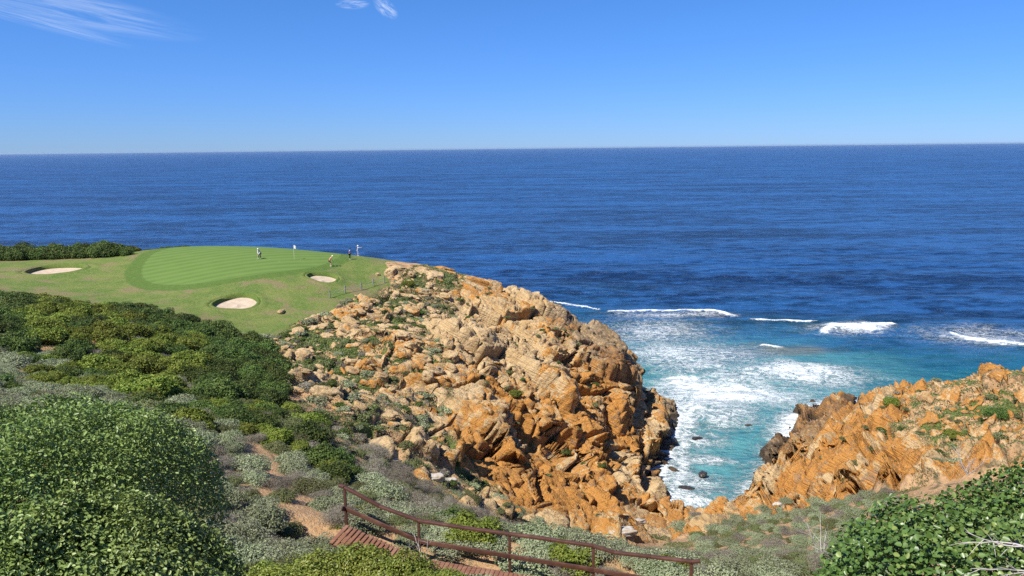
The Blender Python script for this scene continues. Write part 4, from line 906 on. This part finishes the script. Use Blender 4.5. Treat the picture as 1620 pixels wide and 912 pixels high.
# ------------------------------------------------------------------ golf
SANDM = plain('bunker_sand', (.42, .335, .25), (.50, .405, .305), 1.5, .95, .1)
LIPM = plain('turf_lip', (.035, .05, .015), (.08, .10, .03), 5, .95, .1)
BL = ['wide sand bunker at the left of the fairway under the hedge', 'round sand bunker in the rough nearest the thicket', 'small oval sand bunker between the putting green and the rope fence']
for i, (c, a, b) in enumerate(BK):
    n_a, n_r = 64, 10; vv_ = [[c[0], c[1], 0]]
    def rim(th): return 1 + .09 * math.sin(2 * th + i) + .07 * math.sin(3 * th + 2 * i + 1)
    zr = [Hm(c[0] + a * rim(t) * math.cos(t), c[1] + b * rim(t) * math.sin(t))[0] for t in np.linspace(0, 2 * math.pi, n_a, endpoint=False)]
    for k in range(1, n_r + 1):
        for j in range(n_a):
            t = 2 * math.pi * j / n_a; q = k / n_r; zz_ = zr[j] - .62 + .22 * q ** 3
            vv_.append([c[0] + a * rim(t) * q * math.cos(t), c[1] + b * rim(t) * q * math.sin(t), zz_])
    vv_[0][2] = np.mean(zr) - .63; vv_ = np.array(vv_)
    vv_[1:, 2] = np.where(np.arange(len(vv_) - 1) < n_a * 5, vv_[1:, 2] * .5 + .5 * (np.mean(zr) - .63), vv_[1:, 2])
    fs = []
    for j in range(n_a): fs.append((0, 1 + j, 1 + (j + 1) % n_a))
    for k in range(n_r - 1):
        for j in range(n_a):
            a0 = 1 + k * n_a + j; a1_ = 1 + k * n_a + (j + 1) % n_a; fs += [(a0, a0 + n_a, a1_ + n_a), (a0, a1_ + n_a, a1_)]
    o = new_obj('sand_bunker', np_mesh('sand_bunker', vv_, np.array(fs)), None, SANDM); tag(o, BL[i], 'bunker', None)
    lv, lf = [], []
    for j in range(n_a):
        t = 2 * math.pi * j / n_a; ct, st_ = math.cos(t), math.sin(t); hi = .10 + .16 * max(0, math.sin(t + .6))
        for (q, zz_) in ((.985, -.7), (.965, hi), (1.05, hi + .02), (1.17, -.10)):
            lv.append([c[0] + a * rim(t) * q * ct, c[1] + b * rim(t) * q * st_, zr[j] + zz_])
    for j in range(n_a):
        for k in range(3): a0 = 4 * j + k; b0 = 4 * ((j + 1) % n_a) + k; lf.append((a0, a0 + 1, b0 + 1, b0))
    new_obj('turf_lip', np_mesh('turf_lip', np.array(lv), np.array(lf), True, {'mapa': np.tile([0., 1, 0, .3], (len(lv), 1)), 'mapb': np.tile([0., 0, 0, 1], (len(lv), 1))}), o, GROUND)
def box_np(cx_, cy_, cz_, sx_, sy_, sz_):
    v = np.array([[x, y, z] for x in (-1, 1) for y in (-1, 1) for z in (-1, 1)]) * .5 * np.array([sx_, sy_, sz_]) + np.array([cx_, cy_, cz_])
    return v, np.array([(0, 1, 3, 2), (4, 6, 7, 5), (0, 4, 5, 1), (2, 3, 7, 6), (0, 2, 6, 4), (1, 5, 7, 3)])
def merge(parts):
    vs, fs, b = [], [], 0
    for v, f in parts: vs.append(v); fs.append(np.asarray(f) + b); b += len(v)
    return np.concatenate(vs), np.concatenate(fs)
GREYW = plain('weathered_wood', (.20, .19, .16), (.34, .32, .28), 9); ROPE = plain('rope', (.40, .36, .28), (.5, .46, .38), 20)
fpts = [(522, 472), (546, 464), (572, 459), (591, 453), (608, 448)]
fw = []
for px, py in fpts:
    h = hit(px, py, 60); fw.append(np.array([h[0], h[1], ground_min(h[0], h[1])[2]]))
fe = bpy.data.objects.new('rope_fence', None); C.objects.link(fe); fe.location = fw[0]; tag(fe, 'low post and rope fence along the lower edge of the golf grass', 'fence')
for p in fw:
    v, f = tube_np([[p - fw[0] - [0, 0, .3], p - fw[0] + [0, 0, 1.05]]], [.085], 8); top_v, top_f = box_np(*(p - fw[0] + [0, 0, 1.06]), .13, .13, .03)
    v, f = merge([(v, f), (top_v, top_f)]); new_obj('post', np_mesh('post', v, f, False), fe, GREYW)
for h_ in (.9, .55):
    pts = []
    for a, b in zip(fw[:-1], fw[1:]):
        for t in np.linspace(0, 1, 8, endpoint=False): pts.append(a * (1 - t) + b * t - fw[0] + [0, -.09, h_ - .18 * 4 * t * (1 - t)])
    v, f = tube_np([pts], [.022], 6); new_obj('rope', np_mesh('rope', v, f), fe, ROPE)
# flagstick
h = hit(465, 411, 60); p = ground_min(h[0], h[1]).copy()
fl = bpy.data.objects.new('flagstick', None); C.objects.link(fl); fl.location = p; tag(fl, 'thin flagstick with a small white flag on the putting green', 'flag')
WHITE = plain('white_cloth', (.75, .76, .78), (.8, .8, .8), 3); POLE = plain('pole_paint', (.72, .72, .50), (.78, .76, .55), 3, .4)
v, f = tube_np([[(0, 0, -.1), (0, 0, 2.25)]], [.022], 8); new_obj('pole', np_mesh('pole', v, f), fl, POLE)
fx, fz = np.meshgrid(np.linspace(0, .48, 9), np.linspace(1.72, 2.22, 7)); yy = .05 * np.sin(fx * 14) * (fx / .48)
fv = np.c_[fx.ravel() * .8, yy.ravel(), fz.ravel() - fx.ravel() * .25]; fv = np.r_[fv, fv + [0, .006, 0]]
ff_ = [(r_ * 9 + c_, r_ * 9 + c_ + 1, (r_ + 1) * 9 + c_ + 1, (r_ + 1) * 9 + c_) for r_ in range(6) for c_ in range(8)]
ff_ = np.array(ff_ + [(a + 63, d + 63, c_ + 63, b + 63) for a, b, c_, d in ff_]); new_obj('flag', np_mesh('flag', fv, ff_), fl, WHITE)
BALL = plain('white_ball', (.8, .8, .8), (.78, .78, .78), 3, .4)
bm = bmesh.new(); bmesh.ops.create_uvsphere(bm, u_segments=16, v_segments=10, radius=.03); ballme = bpy.data.meshes.new('golf_ball'); bm.to_mesh(ballme); bm.free()
for q in ballme.polygons: q.use_smooth = True
ballme.materials.append(BALL)
for (px, py), lb in zip(((426, 411.5), (442, 415), (475, 412.5), (523, 423)), ('white golf ball just right of the golfer in the white sweater', 'white golf ball halfway between the white-sweatered golfer and the flagstick', 'white golf ball just right of the flagstick', 'white golf ball at the feet of the golfer in salmon')):
    h = hit(px, py, 60); o = bpy.data.objects.new('golf_ball', ballme); C.objects.link(o); o.location = (h[0], h[1], ground_min(h[0], h[1])[2] + .03); tag(o, lb, 'golf ball')

# ------------------------------------------------------------------ people
def skin_mesh(name, J, E, root, sub=1):
    names = list(J); me = bpy.data.meshes.new(name); me.from_pydata([J[k][0] for k in names], [(names.index(a), names.index(b)) for a, b in E], [])
    o = bpy.data.objects.new(name, me); C.objects.link(o); md = o.modifiers.new('skin', 'SKIN'); md.branch_smoothing = .6
    for i, k in enumerate(names):
        sv = me.skin_vertices[0].data[i]; r = J[k][1]; sv.radius = (r, r) if not isinstance(r, tuple) else r; sv.use_root = k == root
    ss = o.modifiers.new('sub', 'SUBSURF'); ss.levels = sub; ss.render_levels = sub
    dg = bpy.context.evaluated_depsgraph_get(); dg.update(); m2 = bpy.data.meshes.new_from_object(o.evaluated_get(dg)); m2.name = name
    bpy.data.objects.remove(o); bpy.data.meshes.remove(me)
    for q in m2.polygons: q.use_smooth = True
    return m2
SKIN = plain('skin', (.55, .32, .22), (.60, .36, .25), 3, .6)
def golfer(px, py, face, pose, shirt, legs, hat, shorts, long_sleeve, label, hair=(.05, .03, .02)):
    h = hit(px, py, 60); base_ = ground_min(h[0], h[1]).copy()
    root = bpy.data.objects.new('person', None); C.objects.link(root); root.location = base_; root.rotation_euler = (0, 0, face); tag(root, label, 'person')
    # local frame: +Y is where the person faces, +X their right
    if pose == 'putt':
        hip, chest, neck, head = (0, -.12, .92), (0, .12, 1.28), (0, .25, 1.42), (0, .36, 1.52)
        hands = (0, .38, .78); knees = (.14, .08, .49)
    elif pose == 'stand':
        hip, chest, neck, head = (0, -.02, .95), (0, .03, 1.33), (0, .07, 1.50), (0, .12, 1.63); hands = (.05, .30, .92); knees = (.11, .05, .50)
    else:
        hip, chest, neck, head = (0, 0, .95), (0, 0, 1.34), (0, .02, 1.50), (0, .04, 1.64); hands = (.02, .55, 1.38); knees = (.14, .03, .50)
    hip, chest, neck, head, hands = map(np.array, (hip, chest, neck, head, hands))
    mid = (hip + chest) / 2 + np.array([0, -.03, 0]); J = {}; E = []
    J['hip'] = (hip, (.15, .12)); J['mid'] = (mid, (.135, .11)); J['chest'] = (chest, (.165, .12)); J['neck'] = (neck, .058)
    J['jaw'] = (head + [0, .02, -.05], (.068, .075)); J['head'] = (head + [0, 0, .05], (.080, .095)); J['crown'] = (head + [0, -.01, .11], (.055, .065))
    J['nose'] = (head + [0, .105, .0], .014)
    E += [('hip', 'mid'), ('mid', 'chest'), ('chest', 'neck'), ('neck', 'jaw'), ('jaw', 'head'), ('head', 'crown'), ('jaw', 'nose')]
    for s, t in ((-1, 'l'), (1, 'r')):
        sh = chest + np.array([s * .19, .01, .08]); hd = hands + np.array([s * .035, -s * .02, .03 * s]); el = (sh + hd) / 2 + np.array([s * .07, -.04, -.06])
        J['sh' + t] = (sh, .062); J['el' + t] = (el, .043); J['wr' + t] = (hd, .030); fd = hd - el; fd /= np.linalg.norm(fd)
        J['palm' + t] = (hd + fd * .07, (.038, .02)); E += [('chest', 'sh' + t), ('sh' + t, 'el' + t), ('el' + t, 'wr' + t), ('wr' + t, 'palm' + t)]
        for k, (ox, L) in enumerate(((-.030, .062), (-.010, .072), (.010, .068), (.029, .052))):
            J[f'fa{t}{k}'] = (hd + fd * .105 + [ox, 0, 0], .009); J[f'fb{t}{k}'] = (hd + fd * (.105 + L * .6) + [ox, 0, -.012], .008); J[f'fc{t}{k}'] = (hd + fd * (.105 + L) + [ox - s * .012, 0, -.03], .007)
            E += [('palm' + t, f'fa{t}{k}'), (f'fa{t}{k}', f'fb{t}{k}'), (f'fb{t}{k}', f'fc{t}{k}')]
        J['ta' + t] = (hd + fd * .045 + [-s * .042, .01, 0], .011); J['tb' + t] = (hd + fd * .085 + [-s * .05, .015, 0], .009); E += [('palm' + t, 'ta' + t), ('ta' + t, 'tb' + t)]
        kx = knees[0] * s; J['th' + t] = (hip + np.array([s * .10, 0, -.08]), .095); J['kn' + t] = (np.array([kx, knees[1], knees[2]]), .060); J['cf' + t] = (np.array([kx * 1.05, knees[1] * .4 - .02, .32]), .056); J['an' + t] = (np.array([kx * 1.1, -.02, .10]), .040); J['ft' + t] = (np.array([kx * 1.25, .14, .045]), .038)
        J['ear' + t] = (head + np.array([s * .085, -.01, .01]), .016); E += [('head', 'ear' + t)]
        E += [('hip', 'th' + t), ('th' + t, 'kn' + t), ('kn' + t, 'cf' + t), ('cf' + t, 'an' + t), ('an' + t, 'ft' + t)]
    new_obj('body', skin_mesh('body', J, E, 'hip'), root, SKIN)
    S = {k: (J[k][0], tuple(np.array(J[k][1] if isinstance(J[k][1], tuple) else (J[k][1],) * 2) + .022)) for k in ('hip', 'mid', 'chest', 'shl', 'shr')}; SE = [('hip', 'mid'), ('mid', 'chest'), ('chest', 'shl'), ('chest', 'shr')]
    for t in 'lr':
        if long_sleeve:
            S['el' + t] = (J['el' + t][0], .062); S['wr' + t] = (J['wr' + t][0], .045); SE += [('sh' + t, 'el' + t), ('el' + t, 'wr' + t)]
        else:
            S['el' + t] = (J['sh' + t][0] * .35 + J['el' + t][0] * .65, .066); SE += [('sh' + t, 'el' + t)]
    new_obj('shirt', skin_mesh('shirt', S, SE, 'hip'), root, plain('shirt_cloth', shirt, tuple(min(1, q * 1.15) for q in shirt), 4))
    T = {'hip': (J['hip'][0] + np.array([0, 0, -.02]), (.165, .135))}; TE = []
    for t in 'lr':
        T['th' + t] = (J['th' + t][0], .112); T['kn' + t] = (J['kn' + t][0], .080); TE += [('hip', 'th' + t), ('th' + t, 'kn' + t)]
        if not shorts: T['an' + t] = (J['an' + t][0] + np.array([0, 0, .02]), .062); TE += [('kn' + t, 'an' + t)]
    new_obj('shorts' if shorts else 'trousers', skin_mesh('legwear', T, TE, 'hip'), root, plain('leg_cloth', legs, tuple(q * 1.2 for q in legs), 4))
    SHO = plain('shoe', (.7, .68, .62), (.78, .76, .7), 4)
    for s, t in ((-1, 'l'), (1, 'r')):
        a = J['an' + t][0] - np.array([0, .06, .05]); b = J['ft' + t][0] + np.array([0, .02, 0])
        new_obj('shoe', skin_mesh('shoe', {'a': (a, (.052, .05)), 'm': ((a + b) / 2, (.054, .045)), 'b': (b, (.05, .036))}, [('a', 'm'), ('m', 'b')], 'a'), root, SHO)
    # hat: crown and brim
    hv, hf = [], []; prof = [(.001, .175), (.06, .17), (.098, .13), (.108, .06), (.112, .045), (.19 if hat[1] else .12, .03), (.188 if hat[1] else .118, .022), (.105, .036)]
    for r_, z_ in prof:
        for j in range(20):
            t = 2 * math.pi * j / 20; ex_ = 1.0 + (.55 if (not hat[1] and r_ > .115 and math.sin(t) > .3) else 0)
            hv.append(head + np.array([r_ * math.cos(t), r_ * math.sin(t) * ex_, z_]))
    for k in range(len(prof) - 1):
        for j in range(20): hf.append((k * 20 + j, k * 20 + (j + 1) % 20, (k + 1) * 20 + (j + 1) % 20, (k + 1) * 20 + j))
    new_obj('hat', np_mesh('hat', np.array(hv), np.array(hf)), root, plain('hat_cloth', hat[0], hat[0], 4))
    return root, hands, base_
STEEL = plain('club_steel', (.5, .5, .5), (.6, .6, .6), 5, .3)
def putter(gr, label):
    root, hands, base_ = gr
    o = bpy.data.objects.new('golf_club', None); C.objects.link(o); o.location = base_; o.rotation_euler = root.rotation_euler; tag(o, label, 'golf club')
    a = hands + np.array([0, .0, .02]); b = np.array([hands[0] + .02, hands[1] + .32, .05])
    d = b - a; v, f = tube_np([[a + d * .05, b]], [.011], 8); new_obj('shaft', np_mesh('shaft', v, f), o, STEEL)
    v, f = tube_np([[a - d * .12, a + d * .2]], [.017], 8); new_obj('grip', np_mesh('grip', v, f), o, plain('grip_rubber', (.03, .03, .03), (.05, .05, .05)))
    v, f = box_np(b[0], b[1] + .02, .035, .12, .035, .04); new_obj('club_head', np_mesh('club_head', v, f, False), o, STEEL)
g1 = golfer(411, 410, R(165), 'putt', (.62, .64, .68), (.055, .05, .07), ((.75, .75, .77), False), False, True, 'golfer in a white sweater and dark trousers bent over a putt')
g2 = golfer(521, 422, R(-75), 'putt', (.72, .30, .20), (.22, .07, .07), ((.80, .72, .45), True), True, False, 'golfer in a salmon shirt and maroon shorts bent over a putt')
g3 = golfer(552, 411, R(-60), 'stand', (.03, .10, .42), (.012, .012, .016), ((.02, .02, .025), False), False, False, 'golfer in a royal blue shirt and black trousers standing with a club')
g4 = golfer(566, 404, R(-70), 'arms', (.50, .62, .80), (.36, .50, .78), ((.78, .80, .82), True), True, True, 'golfer in pale blue with a white hat holding both arms out')
putter(g1, 'putter held by the golfer in the white sweater'); putter(g2, 'putter held by the golfer in salmon'); putter(g3, 'putter held by the golfer in royal blue')

# ------------------------------------------------------------------ the boardwalk
def wood_material(name, c1, c2, c3):
    m, n = material(name); pos = n.node('ShaderNodeTexCoord').outputs['Object']
    g = n.noise(n.scaled(pos, 1.2, 9, 9), 3.0, 5, .6); pt = n.noise(pos, 1.6, 4, .6)
    c = n.mix(n.ramp(g, .3, .7), c1, c2); c = n.mix(n.math('MULTIPLY', n.ramp(pt, .5, .7), .55), c, c3)
    b = n.node('ShaderNodeBump', {'Strength': .4, 'Distance': .01, 'Height': g}).outputs[0]
    finish(n, n.node('ShaderNodeBsdfPrincipled', {'Base Color': c, 'Roughness': .65, 'Normal': b}).outputs[0]); return m
RAILM = wood_material('stained_rail_wood', (.055, .022, .013), (.10, .040, .024), (.17, .085, .055)); DECKM = wood_material('deck_wood', (.17, .072, .038), (.26, .12, .065), (.36, .20, .12))
RT = [WD(545, 771, 21.4), WD(662, 824, 21.0), WD(806, 845, 20.4), WD(939, 864, 19.9), WD(1094, 889, 19.3)]
bwk = bpy.data.objects.new('boardwalk', None); C.objects.link(bwk); O = RT[0] - np.array([0, 0, 1.12]); bwk.location = O; tag(bwk, 'brown stained timber boardwalk with a two-rail handrail on its seaward side', 'boardwalk')
def beam(a, b, wd_, ht, up=(0, 0, 1)):
    a, b = np.array(a, float), np.array(b, float); d = b - a; d /= np.linalg.norm(d); s_ = np.cross(d, up); s_ /= np.linalg.norm(s_); u_ = np.cross(s_, d)
    v = np.array([p + s_ * wd_ * .5 * i + u_ * ht * .5 * j for p in (a, b) for i in (-1, 1) for j in (-1, 1)])
    return v, np.array([(0, 1, 3, 2), (4, 6, 7, 5), (0, 4, 5, 1), (2, 3, 7, 6), (0, 2, 6, 4), (1, 5, 7, 3)])
def bevelled(o, w_=.006):
    md = o.modifiers.new('edge', 'BEVEL'); md.width = w_; md.segments = 2; return o
for k, p in enumerate(RT):
    q = p - O; ht = 1.12
    bevelled(new_obj('post', np_mesh('post', *beam(q - [0, 0, ht + .5], q - [0, 0, .035], .075, .075, (0, 1, 0)), False), bwk, RAILM))
pts = [WD(537, 768, 21.5)] + [RT[0], WD(600, 801, 21.2), RT[1], WD(735, 835.5, 20.7), RT[2], WD(872, 854, 20.1), RT[3], WD(972, 874.5, 19.8), WD(1030, 881, 19.55), RT[4], WD(1108, 888, 19.25)]
hr = [beam(a - O, b - O, .11, .07) for a, b in zip(pts[:-1], pts[1:])]
bevelled(new_obj('handrail', np_mesh('handrail', *merge(hr), False), bwk, RAILM))
mr = []
MP = [WD(541, 804, 21.35), RT[0] - [0, 0, .62], RT[1] - [0, 0, .58], RT[2] - [0, 0, .62], RT[3] - [0, 0, .65], RT[4] - [0, 0, .66]]
MP = [p + np.array([0, -.06, 0]) for p in MP]
bevelled(new_obj('mid_rail', np_mesh('mid_rail', *merge([beam(a - O, b - O, .04, .13) for a, b in zip(MP[:-1], MP[1:])]), False), bwk, RAILM))
# deck boards run square to the rail; the joists follow it
dk_, js_ = [], []; rgd = random.Random(5)
for a, b in zip(RT[:-1], RT[1:]):
    a = a - [0, 0, 1.12] - O; b = b - [0, 0, 1.12] - O; L = np.linalg.norm(b - a); nb_ = int(L / .125); d = (b - a) / L; side_ = np.array([d[1], -d[0], 0]); side_ /= np.linalg.norm(side_)
    if side_[1] > 0: side_ = -side_
    for k in range(nb_):
        c = a + d * (k + .5) * L / nb_ + side_ * (.54 + rgd.uniform(-.012, .012)); j_ = rgd.uniform(-.004, .004)
        dk_.append(beam(c - side_ * .5 + [0, 0, j_], c + side_ * .5 + [0, 0, -j_], L / nb_ - .012, .035))
    for w_ in (.12, .98): js_.append(beam(a + side_ * w_ - [0, 0, .105], b + side_ * w_ - [0, 0, .105], .05, .16))
bevelled(new_obj('deck', np_mesh('deck', *merge(dk_), False), bwk, DECKM), .004)
new_obj('joists', np_mesh('joists', *merge(js_), False), bwk, RAILM)
